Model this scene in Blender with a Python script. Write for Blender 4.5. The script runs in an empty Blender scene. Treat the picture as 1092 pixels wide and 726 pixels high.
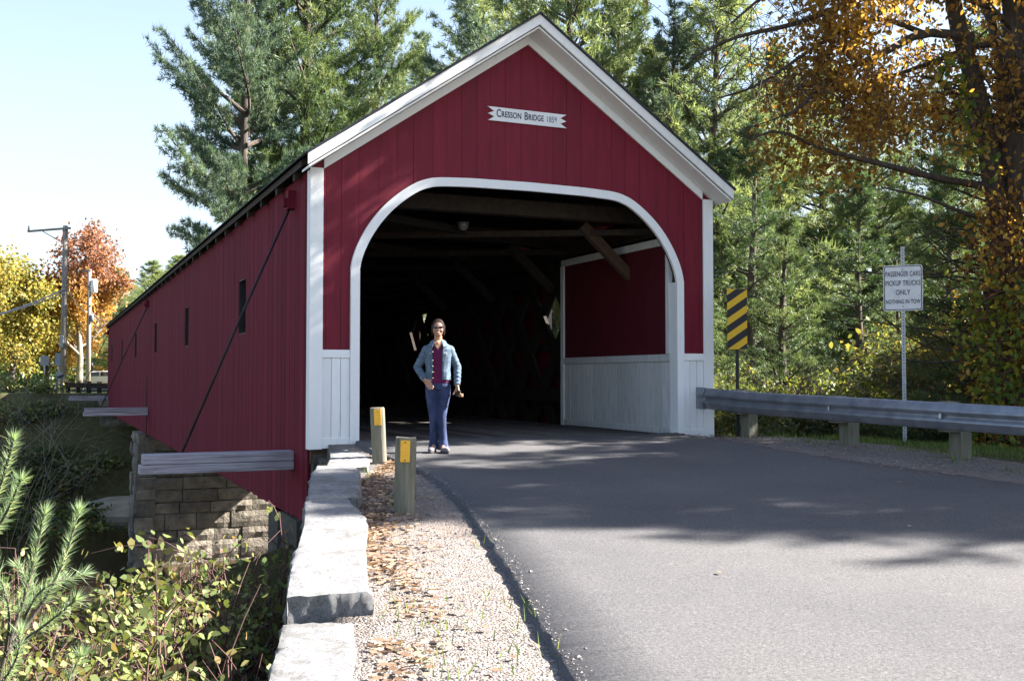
import bpy, math, random
import numpy as np
from mathutils import Vector, Matrix, noise
rad = math.radians
SC = bpy.context.scene
COL = SC.collection
random.seed(7)

# ------------------------------------------------------------------ camera frame (fitted to the bridge)
FPX, YAW, PIT = 1116.5, .4186, .0351
CAM = Vector((-3.214, -13.87, .9))
FW = Vector((math.sin(YAW)*math.cos(PIT), math.cos(YAW)*math.cos(PIT), math.sin(PIT)))
RT = Vector((math.cos(YAW), -math.sin(YAW), 0))
UP = RT.cross(FW)

def at(px, py, d):
    return CAM + FW*d + RT*((px-546)/FPX*d) + UP*((363-py)/FPX*d)

def road_z(x, y):
    d = (x-CAM.x)*math.sin(YAW) + (y-CAM.y)*math.cos(YAW)
    return -.65 + .0465*max(min(d, 14.0), -6)

def G(px, py, h=0.0):
    r = FW + RT*((px-546)/FPX) + UP*((363-py)/FPX)
    t = (1.55-h)/(.0465-r.z)
    return CAM + r*t

# ------------------------------------------------------------------ object helpers
def tag(o, label=None, cat=None, group=None, kind=None):
    if label: o['label'] = label
    if cat: o['category'] = cat
    if group: o['group'] = group
    if kind: o['kind'] = kind
    return o

def empty(name, loc=(0, 0, 0), rz=0, label=None, cat=None, group=None, kind=None):
    o = bpy.data.objects.new(name, None)
    COL.objects.link(o)
    o.location = loc
    o.rotation_euler = (0, 0, rz)
    o.empty_display_size = .2
    return tag(o, label, cat, group, kind)

def copy_tree(o, parent=None):
    c = o.copy()
    COL.objects.link(c)
    if parent is not None: c.parent = parent
    for ch in list(o.children): copy_tree(ch, c)
    return c

class MB:
    """collects shapes for ONE mesh object"""
    def __init__(self):
        self.v, self.f, self.r, self.m, self.s = [], [], [], [], []
    def add(self, vs, fs, mat=0, smooth=False, rnd=None):
        b = len(self.v)
        q = random.random() if rnd is None else rnd
        self.v += [tuple(p) for p in vs]
        self.r += [q]*len(vs)
        for f in fs:
            self.f.append([i+b for i in f]); self.m.append(mat); self.s.append(smooth)
        return self
    def box(self, c, s, rot=None, mat=0, rnd=None):
        c = Vector(c); hx, hy, hz = s[0]/2, s[1]/2, s[2]/2
        vs = [Vector((x, y, z)) for z in (-hz, hz) for y in (-hy, hy) for x in (-hx, hx)]
        if rot is not None: vs = [rot @ p for p in vs]
        vs = [p+c for p in vs]
        return self.add(vs, [(0, 2, 3, 1), (4, 5, 7, 6), (0, 1, 5, 4), (2, 6, 7, 3), (0, 4, 6, 2), (1, 3, 7, 5)], mat, False, rnd)
    def b2(self, x0, x1, y0, y1, z0, z1, mat=0, rnd=None):
        return self.box(((x0+x1)/2, (y0+y1)/2, (z0+z1)/2), (x1-x0, y1-y0, z1-z0), None, mat, rnd)
    def beam(self, a, b, w, h, up=(0, 0, 1), mat=0, rnd=None):
        a, b = Vector(a), Vector(b); d = (b-a); L = d.length; d.normalize()
        u = Vector(up); s = d.cross(u)
        if s.length < 1e-4: s = d.cross(Vector((1, 0, 0)))
        s.normalize(); u = s.cross(d)
        M = Matrix((d, s, u)).transposed()
        return self.box((a+b)/2, (L, w, h), M, mat, rnd)
    def prism(self, pts, off, mat=0, rnd=None):
        """pts: planar polygon (3-D points), extruded by vector off"""
        n = len(pts); off = Vector(off)
        vs = [Vector(p) for p in pts] + [Vector(p)+off for p in pts]
        fs = [list(range(n))[::-1], list(range(n, 2*n))] + [(i, (i+1) % n, n+(i+1) % n, n+i) for i in range(n)]
        return self.add(vs, fs, mat, False, rnd)
    def tube(self, pts, rs, n=8, mat=0, cap=True, rnd=None, smooth=True, sq=1.0):
        pts = [Vector(p) for p in pts]
        if not hasattr(rs, '__len__'): rs = [rs]*len(pts)
        vs, fs = [], []
        t0 = (pts[1]-pts[0]).normalized()
        nrm = t0.orthogonal().normalized()
        for i, p in enumerate(pts):
            t = (pts[min(i+1, len(pts)-1)]-pts[max(i-1, 0)])
            if t.length < 1e-7: t = t0
            t.normalize()
            nrm = (nrm - t*nrm.dot(t))
            if nrm.length < 1e-5: nrm = t.orthogonal()
            nrm.normalize()
            b = t.cross(nrm)
            for k in range(n):
                a = 2*math.pi*k/n
                vs.append(p+(nrm*math.cos(a)+b*math.sin(a)*sq)*rs[i])
        for i in range(len(pts)-1):
            for k in range(n):
                fs.append((i*n+k, i*n+(k+1) % n, (i+1)*n+(k+1) % n, (i+1)*n+k))
        if cap:
            fs.append(list(range(n))[::-1]); fs.append([(len(pts)-1)*n+k for k in range(n)])
        return self.add(vs, fs, mat, smooth, rnd)
    def cap(self, a, ra, b, rb, n=12, mat=0, rnd=None):
        """closed capsule with round ends"""
        a, b = Vector(a), Vector(b); d = (b-a).normalized()
        P, Rr = [], []
        for k in range(4):
            q = math.pi/2*k/4
            P.append(a-d*ra*math.cos(q)); Rr.append(max(ra*math.sin(q), ra*.08))
        P.append(a); Rr.append(ra); P.append(b); Rr.append(rb)
        for k in range(3, -1, -1):
            q = math.pi/2*k/4
            P.append(b+d*rb*math.cos(q)); Rr.append(max(rb*math.sin(q), rb*.08))
        return self.tube(P, Rr, n, mat, True, rnd)
    def ball(self, c, s, nu=14, nv=10, mat=0, rot=None, fn=None):
        c = Vector(c); vs, fs = [], []
        for j in range(nv+1):
            th = math.pi*j/nv
            for i in range(nu):
                ph = 2*math.pi*i/nu
                p = Vector((math.sin(th)*math.cos(ph), math.sin(th)*math.sin(ph), math.cos(th)))
                if j in (0, nv): p = Vector((1e-3*math.cos(ph), 1e-3*math.sin(ph), p.z))
                if fn: p = fn(p)
                p = Vector((p.x*s[0], p.y*s[1], p.z*s[2]))
                if rot is not None: p = rot @ p
                vs.append(p+c)
        for j in range(nv):
            for i in range(nu):
                fs.append((j*nu+i, (j+1)*nu+i, (j+1)*nu+(i+1) % nu, j*nu+(i+1) % nu))
        fs.append(list(range(nu))); fs.append([nv*nu+i for i in range(nu)][::-1])
        return self.add(vs, fs, mat, True)
    def build(self, name, mat, parent=None, bevel=0, sub=0, remesh=0, smooth_it=0):
        me = bpy.data.meshes.new(name)
        me.from_pydata(self.v, [], self.f)
        me.polygons.foreach_set('use_smooth', self.s)
        me.polygons.foreach_set('material_index', self.m)
        at_ = me.attributes.new('rnd', 'FLOAT', 'POINT'); at_.data.foreach_set('value', self.r)
        for m in (mat if isinstance(mat, (list, tuple)) else [mat]): me.materials.append(m)
        me.update()
        o = bpy.data.objects.new(name, me); COL.objects.link(o)
        if parent is not None: o.parent = parent
        if bevel:
            md = o.modifiers.new('b', 'BEVEL'); md.width = bevel; md.segments = 2; md.limit_method = 'ANGLE'
        if remesh:
            md = o.modifiers.new('r', 'REMESH'); md.mode = 'VOXEL'; md.voxel_size = remesh; md.use_smooth_shade = True
        if smooth_it:
            md = o.modifiers.new('s', 'SMOOTH'); md.iterations = smooth_it; md.factor = .5
        return o

def np_mesh(name, V, nper, mat, rnd, parent=None, smooth=False):
    """V: (N*nper,3) vertices; N faces of nper corners each; rnd: N values"""
    N = len(V)//nper
    me = bpy.data.meshes.new(name)
    me.vertices.add(len(V)); me.vertices.foreach_set('co', np.asarray(V, dtype=np.float32).ravel())
    me.loops.add(len(V)); me.loops.foreach_set('vertex_index', np.arange(len(V), dtype=np.int32))
    me.polygons.add(N)
    me.polygons.foreach_set('loop_start', np.arange(0, len(V), nper, dtype=np.int32))
    me.polygons.foreach_set('loop_total', np.full(N, nper, dtype=np.int32))
    a = me.attributes.new('rnd', 'FLOAT', 'POINT'); a.data.foreach_set('value', np.repeat(np.asarray(rnd, dtype=np.float32), nper))
    me.update(calc_edges=True)
    me.materials.append(mat)
    o = bpy.data.objects.new(name, me); COL.objects.link(o)
    if parent is not None: o.parent = parent
    return o

def poly_blades(rng, P, D, length, width, fold=False):
    """thin triangles (needles) at points P along directions D"""
    N = len(P)
    D = D/np.maximum(np.linalg.norm(D, axis=1, keepdims=True), 1e-6)
    A = np.cross(D, rng.normal(size=(N, 3))); A /= np.maximum(np.linalg.norm(A, axis=1, keepdims=True), 1e-6)
    L = np.asarray(length).reshape(-1, 1); W = np.asarray(width).reshape(-1, 1)
    V = np.empty((N, 3, 3))
    V[:, 0] = P-A*W/2; V[:, 1] = P+A*W/2; V[:, 2] = P+D*L
    return V.reshape(-1, 3)

def leaf_quads(rng, P, size, droop=.5, flat=0.0, asp=.62):
    """kite-shaped leaves, two folded halves each: returns verts for 2 triangles-pairs as one bent quad"""
    N = len(P)
    D = rng.normal(size=(N, 3)); D[:, 2] -= droop; D /= np.linalg.norm(D, axis=1, keepdims=True)
    nrm = rng.normal(size=(N, 3)); nrm[:, 2] += flat
    A = np.cross(D, nrm); A /= np.maximum(np.linalg.norm(A, axis=1, keepdims=True), 1e-6)
    nn = np.cross(A, D)
    S = (size*rng.uniform(.65, 1.25, N)).reshape(-1, 1)
    V = np.empty((N, 6, 3))
    V[:, 0] = P
    V[:, 1] = P+D*S*.35+A*S*asp*.5+nn*S*.08
    V[:, 2] = P+D*S*.72+A*S*asp*.36+nn*S*.06
    V[:, 3] = P+D*S
    V[:, 4] = P+D*S*.72-A*S*asp*.36+nn*S*.06
    V[:, 5] = P+D*S*.35-A*S*asp*.5+nn*S*.08
    return V.reshape(-1, 3)

# ------------------------------------------------------------------ materials
def mat_new(name):
    m = bpy.data.materials.new(name); m.use_nodes = True
    nt = m.node_tree; nt.nodes.clear()
    out = nt.nodes.new('ShaderNodeOutputMaterial')
    return m, nt, out

def N_(nt, t, **kw):
    n = nt.nodes.new(t)
    for k, v in kw.items():
        if k in n.inputs: n.inputs[k].default_value = v
        else: setattr(n, k, v)
    return n

def ramp(nt, stops, interp='LINEAR'):
    r = nt.nodes.new('ShaderNodeValToRGB'); r.color_ramp.interpolation = interp
    e = r.color_ramp.elements
    while len(e) < len(stops): e.new(.5)
    for i, (p, c) in enumerate(stops):
        e[i].position = p; e[i].color = (c[0], c[1], c[2], 1)
    return r

def coords(nt, scale=(1, 1, 1), kind='Object'):
    tc = nt.nodes.new('ShaderNodeTexCoord'); mp = nt.nodes.new('ShaderNodeMapping')
    mp.inputs['Scale'].default_value = scale
    nt.links.new(tc.outputs[kind], mp.inputs['Vector'])
    return mp.outputs['Vector']

def mix(nt, a, b, fac, mode='MIX'):
    m = nt.nodes.new('ShaderNodeMix'); m.data_type = 'RGBA'; m.blend_type = mode
    for s, i in ((fac, 0), (a, 6), (b, 7)):
        if hasattr(s, 'is_output'): nt.links.new(s, m.inputs[i])
        elif i == 0: m.inputs[0].default_value = s
        else: m.inputs[i].default_value = (s[0], s[1], s[2], 1)
    return m.outputs[2]

def rndattr(nt):
    a = nt.nodes.new('ShaderNodeAttribute'); a.attribute_name = 'rnd'
    return a.outputs['Fac']

def surf(name, stops, scale=(1, 1, 1), nscale=6, detail=8, rough=.8, bump=.3, bdist=.01, streak=None, tint=.25, spec=.3,
         metal=0, spots=None, kind='Object', bscale=None, nrough=.6):
    """general painted / wooden / stone surface: noise-driven colour, per-piece tint, bump"""
    m, nt, out = mat_new(name)
    v = coords(nt, scale, kind)
    n = N_(nt, 'ShaderNodeTexNoise', Scale=nscale, Detail=detail, Roughness=nrough); nt.links.new(v, n.inputs['Vector'])
    r = ramp(nt, stops); nt.links.new(n.outputs['Fac'], r.inputs['Fac'])
    c = r.outputs['Color']
    if tint:
        t = ramp(nt, [(0, (1-tint,)*3), (1, (1+tint*.6,)*3)]); nt.links.new(rndattr(nt), t.inputs['Fac'])
        c = mix(nt, c, t.outputs['Color'], 1.0, 'MULTIPLY')
    if spots:
        sc, thr, colr, amt = spots
        v2 = coords(nt, (1, 1, 1), kind)
        n2 = N_(nt, 'ShaderNodeTexNoise', Scale=sc, Detail=5, Roughness=.7); nt.links.new(v2, n2.inputs['Vector'])
        r2 = ramp(nt, [(thr, (0, 0, 0)), (min(thr+.06, 1), (amt,)*3)]); nt.links.new(n2.outputs['Fac'], r2.inputs['Fac'])
        c = mix(nt, c, colr, r2.outputs['Color'])
    if streak:
        sv, thr, colr, amt = streak
        v3 = coords(nt, sv, kind)
        n3 = N_(nt, 'ShaderNodeTexNoise', Scale=1, Detail=6, Roughness=.65); nt.links.new(v3, n3.inputs['Vector'])
        r3 = ramp(nt, [(thr, (0, 0, 0)), (min(thr+.18, 1), (amt,)*3)]); nt.links.new(n3.outputs['Fac'], r3.inputs['Fac'])
        c = mix(nt, c, colr, r3.outputs['Color'])
    p = N_(nt, 'ShaderNodeBsdfPrincipled', Roughness=rough, Metallic=metal)
    p.inputs['Specular IOR Level'].default_value = spec
    nt.links.new(c, p.inputs['Base Color'])
    if bump:
        nb = n
        if bscale:
            nb = N_(nt, 'ShaderNodeTexNoise', Scale=bscale, Detail=6, Roughness=.65); nt.links.new(v, nb.inputs['Vector'])
        b = N_(nt, 'ShaderNodeBump', Strength=bump, Distance=bdist); nt.links.new(nb.outputs['Fac'], b.inputs['Height'])
        nt.links.new(b.outputs['Normal'], p.inputs['Normal'])
    nt.links.new(p.outputs[0], out.inputs[0])
    return m

def leafmat(name, stops, trans=.35, rough=.55, hgrad=None, sat=None):
    m, nt, out = mat_new(name)
    r = ramp(nt, stops); nt.links.new(rndattr(nt), r.inputs['Fac'])
    c = r.outputs['Color']
    if hgrad:
        z0, z1, stops2 = hgrad
        tc = nt.nodes.new('ShaderNodeTexCoord'); sp = nt.nodes.new('ShaderNodeSeparateXYZ'); nt.links.new(tc.outputs['Object'], sp.inputs[0])
        nn = N_(nt, 'ShaderNodeTexNoise', Scale=.35, Detail=3); nt.links.new(tc.outputs['Object'], nn.inputs['Vector'])
        ad = N_(nt, 'ShaderNodeMath', operation='MULTIPLY_ADD'); nt.links.new(nn.outputs['Fac'], ad.inputs[0]); ad.inputs[1].default_value = 6; nt.links.new(sp.outputs['Z'], ad.inputs[2])
        mr = N_(nt, 'ShaderNodeMapRange'); nt.links.new(ad.outputs[0], mr.inputs[0]); mr.inputs[1].default_value = z0+3; mr.inputs[2].default_value = z1+3
        r2 = ramp(nt, stops2); nt.links.new(rndattr(nt), r2.inputs['Fac'])
        c = mix(nt, c, r2.outputs['Color'], mr.outputs[0])
    d = N_(nt, 'ShaderNodeBsdfPrincipled', Roughness=rough); d.inputs['Specular IOR Level'].default_value = .35
    t = nt.nodes.new('ShaderNodeBsdfTranslucent')
    nt.links.new(c, d.inputs['Base Color'])
    br = mix(nt, c, (1.6, 1.5, .9), 1.0, 'MULTIPLY'); nt.links.new(br, t.inputs['Color'])
    mx = N_(nt, 'ShaderNodeMixShader'); mx.inputs[0].default_value = trans
    nt.links.new(d.outputs[0], mx.inputs[1]); nt.links.new(t.outputs[0], mx.inputs[2]); nt.links.new(mx.outputs[0], out.inputs[0])
    return m

M = {}
M['red_front'] = surf('red gable paint', [(.2, (.115, .0035, .014)), (.55, (.17, .0055, .022)), (.9, (.205, .009, .03))], (6, 6, .7), 2.2, rough=.62, bump=.25, bdist=.006, tint=.13,
                      spots=(13, .69, (.34, .16, .18), .6), streak=((3, 3, .5), .56, (.1, .004, .014), .5))
M['red_side'] = surf('red side paint', [(.2, (.095, .009, .018)), (.5, (.14, .0125, .027)), (.85, (.185, .02, .038))], (9, 9, .3), 2.6, rough=.85, bump=.4, bdist=.006, tint=.2, spec=.12,
                     streak=((5, 5, .25), .6, (.07, .013, .022), .7))
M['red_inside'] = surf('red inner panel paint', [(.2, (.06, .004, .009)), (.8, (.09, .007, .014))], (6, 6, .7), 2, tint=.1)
M['white'] = surf('white trim paint', [(.15, (.62, .62, .62)), (.4, (.82, .82, .82)), (.9, (.86, .86, .86))], (5, 5, 1.2), 2.6, rough=.55, bump=.2, bdist=.004, tint=.07,
                  spots=(22, .72, (.3, .25, .2), .6), streak=((7, 7, .5), .72, (.5, .49, .47), .4))
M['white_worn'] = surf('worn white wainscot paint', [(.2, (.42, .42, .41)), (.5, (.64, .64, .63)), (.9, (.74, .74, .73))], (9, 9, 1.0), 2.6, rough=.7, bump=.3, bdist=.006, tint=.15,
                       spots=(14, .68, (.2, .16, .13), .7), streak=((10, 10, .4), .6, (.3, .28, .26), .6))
M['grey_wood'] = surf('weathered grey timber', [(.25, (.09, .07, .08)), (.42, (.28, .25, .28)), (.6, (.42, .39, .42)), (.9, (.5, .48, .5))], (.55, 8, 11), 2.6, detail=10, rough=.85, bump=.8, bdist=.02, tint=.15,
                      streak=((.7, 5, 16), .58, (.045, .03, .035), .9))
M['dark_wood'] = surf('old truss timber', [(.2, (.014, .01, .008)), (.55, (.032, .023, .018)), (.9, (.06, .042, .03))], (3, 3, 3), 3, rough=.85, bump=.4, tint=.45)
M['brown_wood'] = surf('lighter brace timber', [(.2, (.05, .03, .02)), (.55, (.085, .052, .033)), (.9, (.13, .085, .055))], (3, 3, 3), 3, rough=.8, bump=.4, tint=.3)  # lighter copy of the truss timber, for parts at the portal
M['deck_wood'] = surf('worn deck planks', [(.2, (.07, .058, .05)), (.55, (.13, .11, .1)), (.9, (.2, .175, .16))], (4, .5, 4), 3, rough=.85, bump=.4, tint=.5)
M['shingle'] = surf('dark roof shingles', [(.2, (.018, .024, .024)), (.55, (.03, .042, .038)), (.9, (.05, .075, .05))], (1, 1, 1), 4, rough=.9, bump=.6, tint=.3)
M['drip'] = surf('dark drip edge', [(.2, (.015, .018, .025)), (.8, (.03, .034, .045))], rough=.4, bump=0, metal=.3)
M['cable'] = surf('rusty steel rod', [(.3, (.02, .018, .022)), (.7, (.05, .04, .045))], rough=.6, bump=.3, metal=.5)
M['asphalt'] = None
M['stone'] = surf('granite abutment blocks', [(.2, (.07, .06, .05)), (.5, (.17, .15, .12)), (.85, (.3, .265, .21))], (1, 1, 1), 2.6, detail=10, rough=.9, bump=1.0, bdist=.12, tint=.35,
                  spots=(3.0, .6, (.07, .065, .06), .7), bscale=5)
M['stone_dark'] = surf('darker wall stone', [(.2, (.035, .03, .026)), (.5, (.075, .066, .056)), (.85, (.14, .125, .1))], (1, 1, 1), 3, detail=10, rough=.95, bump=1.0, bdist=.07, tint=.4, bscale=7)  # same range of greys as the pier stone, only darker
M['granite'] = surf('pale granite', [(.36, (.05, .05, .055)), (.43, (.14, .14, .145)), (.52, (.2, .2, .205)), (.68, (.28, .28, .28))], (1, 1, 1), 26, detail=10, rough=.85, bump=.9, bdist=.015, tint=.0,
                    spots=(3.5, .54, (.11, .105, .095), .6), nrough=.85)
M['post_wood'] = surf('greenish treated post wood', [(.2, (.07, .075, .05)), (.5, (.16, .155, .115)), (.85, (.27, .25, .2))], (14, 14, 1.2), 2.2, detail=10, rough=.85, bump=.7, bdist=.01, tint=.1,
                      streak=((18, 18, 1.2), .58, (.05, .045, .035), .8))
M['end_grain'] = surf('cut post top', [(.2, (.14, .12, .09)), (.8, (.32, .29, .23))], (1, 1, 1), 30, rough=.9, bump=.4, tint=0)
M['amber'] = surf('amber reflector', [(.3, (.72, .36, .01)), (.7, (.85, .44, .015))], nscale=40, rough=.3, bump=.1, tint=0, spec=.6)
M['galv'] = surf('galvanised rail steel', [(.2, (.16, .17, .19)), (.5, (.27, .28, .31)), (.85, (.4, .41, .44))], (1, 1, 1), 5, detail=8, rough=.42, bump=.15, bdist=.004, metal=.55, tint=.05,
                 streak=((2, 2, 14), .6, (.12, .12, .13), .5))
M['galv_post'] = surf('galvanised sign post', [(.2, (.3, .31, .33)), (.8, (.5, .51, .53))], nscale=20, rough=.45, metal=.5, bump=.1, tint=0)
M['black'] = surf('black paint', [(.2, (.012, .012, .014)), (.8, (.024, .024, .026))], nscale=9, rough=.5, bump=.1, tint=0)
M['yellow'] = surf('yellow sign sheeting', [(.2, (.62, .36, .012)), (.8, (.75, .45, .02))], nscale=9, rough=.45, bump=.1, tint=0, spots=(12, .68, (.3, .2, .05), .5))
M['signwhite'] = surf('white sign sheeting', [(.2, (.62, .61, .62)), (.5, (.8, .79, .8)), (.8, (.84, .84, .84))], nscale=5, rough=.5, bump=.05, tint=0, spots=(6, .6, (.4, .37, .36), .55))
M['boardwhite'] = surf('white name board', [(.2, (.72, .73, .74)), (.8, (.82, .83, .84))], nscale=5, rough=.5, bump=.05, tint=0)
M['ink'] = surf('navy lettering', [(.2, (.012, .016, .04)), (.8, (.02, .028, .06))], nscale=9, rough=.5, bump=0, tint=0)
M['ink_grey'] = surf('faded grey lettering', [(.2, (.18, .22, .3)), (.8, (.24, .28, .36))], nscale=9, rough=.5, bump=0, tint=0)
M['ink_sign'] = surf('dark sign lettering', [(.2, (.02, .02, .05)), (.5, (.035, .03, .07)), (.8, (.3, .28, .3))], nscale=16, rough=.5, bump=0, tint=0)
M['bark'] = surf('grey brown bark', [(.2, (.03, .024, .02)), (.5, (.075, .06, .05)), (.85, (.14, .12, .1))], (9, 9, 1.6), 2, detail=9, rough=.95, bump=1.0, bdist=.03, tint=.1)
M['bark_pale'] = surf('pale bark', [(.2, (.14, .12, .1)), (.8, (.34, .31, .27))], (6, 6, 1), 2, detail=8, rough=.9, bump=.6, tint=.1)
M['pole_wood'] = surf('grey pole wood', [(.2, (.12, .1, .085)), (.8, (.32, .29, .26))], (9, 9, .4), 2, rough=.85, bump=.3, tint=.1)
M['wire'] = surf('pale wire', [(.2, (.3, .3, .3)), (.8, (.4, .4, .4))], rough=.5, bump=0, tint=0)
M['alu'] = surf('grey sign back', [(.2, (.2, .21, .23)), (.8, (.32, .33, .35))], rough=.5, metal=.4, bump=0, tint=.1)
G1 = [(0, (.035, .065, .03)), (.35, (.07, .115, .045)), (.7, (.12, .17, .065)), (1, (.19, .22, .09))]
M['pine'] = leafmat('pine needles', G1, .3)
M['pine_blue'] = leafmat('bluish pine needles', [(0, (.03, .06, .05)), (.4, (.06, .105, .075)), (.8, (.1, .15, .1)), (1, (.15, .2, .12))], .35)
M['hemlock'] = leafmat('hemlock needles', [(0, (.02, .045, .022)), (.4, (.045, .085, .035)), (.8, (.085, .135, .05)), (1, (.15, .19, .075))], .3)
M['pine_pale'] = leafmat('pale pine needles', [(0, (.08, .12, .06)), (.5, (.15, .2, .09)), (1, (.24, .28, .13))], .4)
M['sapling'] = leafmat('fresh pine needles', [(0, (.12, .2, .11)), (.5, (.24, .34, .2)), (1, (.42, .5, .33))], .45, .45)
M['oak'] = leafmat('russet oak leaves', [(0, (.075, .038, .022)), (.3, (.2, .11, .035)), (.6, (.34, .2, .045)), (.85, (.46, .3, .06)), (1, (.56, .44, .1))], .5)
M['yellow_leaf'] = leafmat('yellow maple leaves', [(0, (.11, .14, .035)), (.35, (.22, .22, .055)), (.7, (.33, .26, .065)), (1, (.36, .24, .065))], .4)
M['orange_leaf'] = leafmat('orange maple leaves', [(0, (.24, .13, .04)), (.5, (.36, .2, .055)), (1, (.44, .28, .08))], .42,
                           hgrad=(8.5, 12.0, [(0, (.1, .045, .04)), (.5, (.22, .1, .07)), (1, (.4, .2, .1))]))
M['green_leaf'] = leafmat('yellowing green leaves', [(0, (.04, .065, .02)), (.45, (.1, .14, .035)), (.8, (.19, .21, .05)), (1, (.34, .28, .05))], .4)
M['bush_leaf'] = leafmat('autumn shrub leaves', [(0, (.08, .03, .03)), (.2, (.07, .085, .03)), (.4, (.11, .15, .045)), (.65, (.16, .185, .06)), (.85, (.25, .22, .075)), (1, (.22, .11, .08))], .3, .6)
M['road_leaf'] = leafmat('roadside leaves', [(0, (.045, .065, .025)), (.5, (.09, .125, .04)), (.85, (.17, .18, .06)), (1, (.3, .18, .06))], .35)
M['under_leaf'] = leafmat('dull undergrowth leaves', [(0, (.02, .03, .01)), (.5, (.05, .07, .018)), (.85, (.11, .12, .03)), (1, (.2, .11, .03))], .35)
M['vine_leaf'] = leafmat('vine leaves', [(0, (.07, .12, .02)), (.5, (.14, .2, .03)), (1, (.35, .3, .04))], .45)
M['litter'] = leafmat('fallen brown leaves', [(0, (.12, .075, .05)), (.5, (.24, .15, .1)), (1, (.42, .3, .2))], .15)
M['grass'] = leafmat('grass blades', [(0, (.05, .09, .02)), (.5, (.1, .17, .03)), (1, (.24, .27, .08))], .35)
M['twig'] = surf('reddish twig bark', [(.2, (.06, .03, .03)), (.8, (.17, .09, .08))], nscale=8, rough=.8, bump=0, tint=.3)
M['berry'] = surf('dark berries', [(.2, (.05, .008, .03)), (.8, (.12, .015, .05))], nscale=8, rough=.3, bump=0, tint=.3)

def asphalt():
    m, nt, out = mat_new('sun bleached asphalt')
    v = coords(nt)
    n1 = N_(nt, 'ShaderNodeTexNoise', Scale=60, Detail=5, Roughness=.85); nt.links.new(v, n1.inputs['Vector'])
    n2 = N_(nt, 'ShaderNodeTexNoise', Scale=.5, Detail=5, Roughness=.6); nt.links.new(v, n2.inputs['Vector'])
    vo = N_(nt, 'ShaderNodeTexVoronoi', Scale=70); nt.links.new(v, vo.inputs['Vector'])
    r = ramp(nt, [(.34, (.042, .041, .045)), (.5, (.086, .084, .088)), (.62, (.122, .119, .121)), (.74, (.27, .265, .25))]); nt.links.new(n1.outputs['Fac'], r.inputs['Fac'])
    r2 = ramp(nt, [(.3, (.78, .78, .8)), (.5, (.97, .97, .97)), (.72, (1.14, 1.13, 1.1))]); nt.links.new(n2.outputs['Fac'], r2.inputs['Fac'])
    c = mix(nt, r.outputs['Color'], r2.outputs['Color'], 1, 'MULTIPLY')
    r3 = ramp(nt, [(.05, (.4, .4, .4)), (.22, (1, 1, 1))]); nt.links.new(vo.outputs['Distance'], r3.inputs['Fac'])
    c = mix(nt, c, r3.outputs['Color'], .5, 'MULTIPLY')
    p = N_(nt, 'ShaderNodeBsdfPrincipled', Roughness=.82); p.inputs['Specular IOR Level'].default_value = .25; nt.links.new(c, p.inputs['Base Color'])
    b = N_(nt, 'ShaderNodeBump', Strength=.7, Distance=.008); nt.links.new(n1.outputs['Fac'], b.inputs['Height']); nt.links.new(b.outputs['Normal'], p.inputs['Normal'])
    nt.links.new(p.outputs[0], out.inputs[0]); return m
M['asphalt'] = asphalt()

def gravel_m():
    m, nt, out = mat_new('pale road gravel')
    v = coords(nt)
    vo = N_(nt, 'ShaderNodeTexVoronoi', Scale=62); nt.links.new(v, vo.inputs['Vector'])
    r = ramp(nt, [(0, (.08, .07, .065)), (.35, (.15, .133, .124)), (.7, (.21, .192, .18)), (1, (.3, .28, .27))])
    sp = nt.nodes.new('ShaderNodeSeparateColor'); nt.links.new(vo.outputs['Color'], sp.inputs[0]); nt.links.new(sp.outputs[0], r.inputs['Fac'])
    n2 = N_(nt, 'ShaderNodeTexNoise', Scale=1.3, Detail=6, Roughness=.7); nt.links.new(v, n2.inputs['Vector'])
    r2 = ramp(nt, [(.35, (0, 0, 0)), (.65, (.7, .7, .7))]); nt.links.new(n2.outputs['Fac'], r2.inputs['Fac'])
    c = mix(nt, r.outputs['Color'], (.165, .132, .112), r2.outputs['Color'])
    p = N_(nt, 'ShaderNodeBsdfPrincipled', Roughness=.9); p.inputs['Specular IOR Level'].default_value = .2; nt.links.new(c, p.inputs['Base Color'])
    b = N_(nt, 'ShaderNodeBump', Strength=.8, Distance=.015, invert=True); nt.links.new(vo.outputs['Distance'], b.inputs['Height']); nt.links.new(b.outputs['Normal'], p.inputs['Normal'])
    nt.links.new(p.outputs[0], out.inputs[0]); return m
M['gravel'] = gravel_m()
M['soil'] = surf('leaf strewn soil', [(.2, (.03, .03, .012)), (.42, (.06, .055, .022)), (.6, (.09, .085, .03)), (.85, (.17, .12, .05))], (1, 1, 1), 3.5, detail=12, rough=.95, bump=1, bdist=.05, tint=0, nrough=.75)
M['lawn'] = surf('dry autumn lawn', [(.2, (.06, .1, .02)), (.5, (.14, .16, .045)), (.85, (.24, .22, .09))], (1, 1, 1), .5, detail=12, rough=.95, bump=.5, bdist=.05, tint=0, nrough=.75)
M['sand'] = surf('sandy river bar', [(.2, (.22, .18, .12)), (.8, (.42, .36, .25))], (1, 1, 1), 1.5, detail=12, rough=.95, bump=.6, bdist=.05, tint=0)

def water_m():
    m, nt, out = mat_new('brown river water')
    v = coords(nt)
    n = N_(nt, 'ShaderNodeTexNoise', Scale=1.6, Detail=5, Roughness=.6); nt.links.new(v, n.inputs['Vector'])
    p = N_(nt, 'ShaderNodeBsdfPrincipled', Roughness=.06); p.inputs['Base Color'].default_value = (.03, .018, .008, 1)
    b = N_(nt, 'ShaderNodeBump', Strength=.25, Distance=.05); nt.links.new(n.outputs['Fac'], b.inputs['Height']); nt.links.new(b.outputs['Normal'], p.inputs['Normal'])
    nt.links.new(p.outputs[0], out.inputs[0]); return m
M['water'] = water_m()

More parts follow.
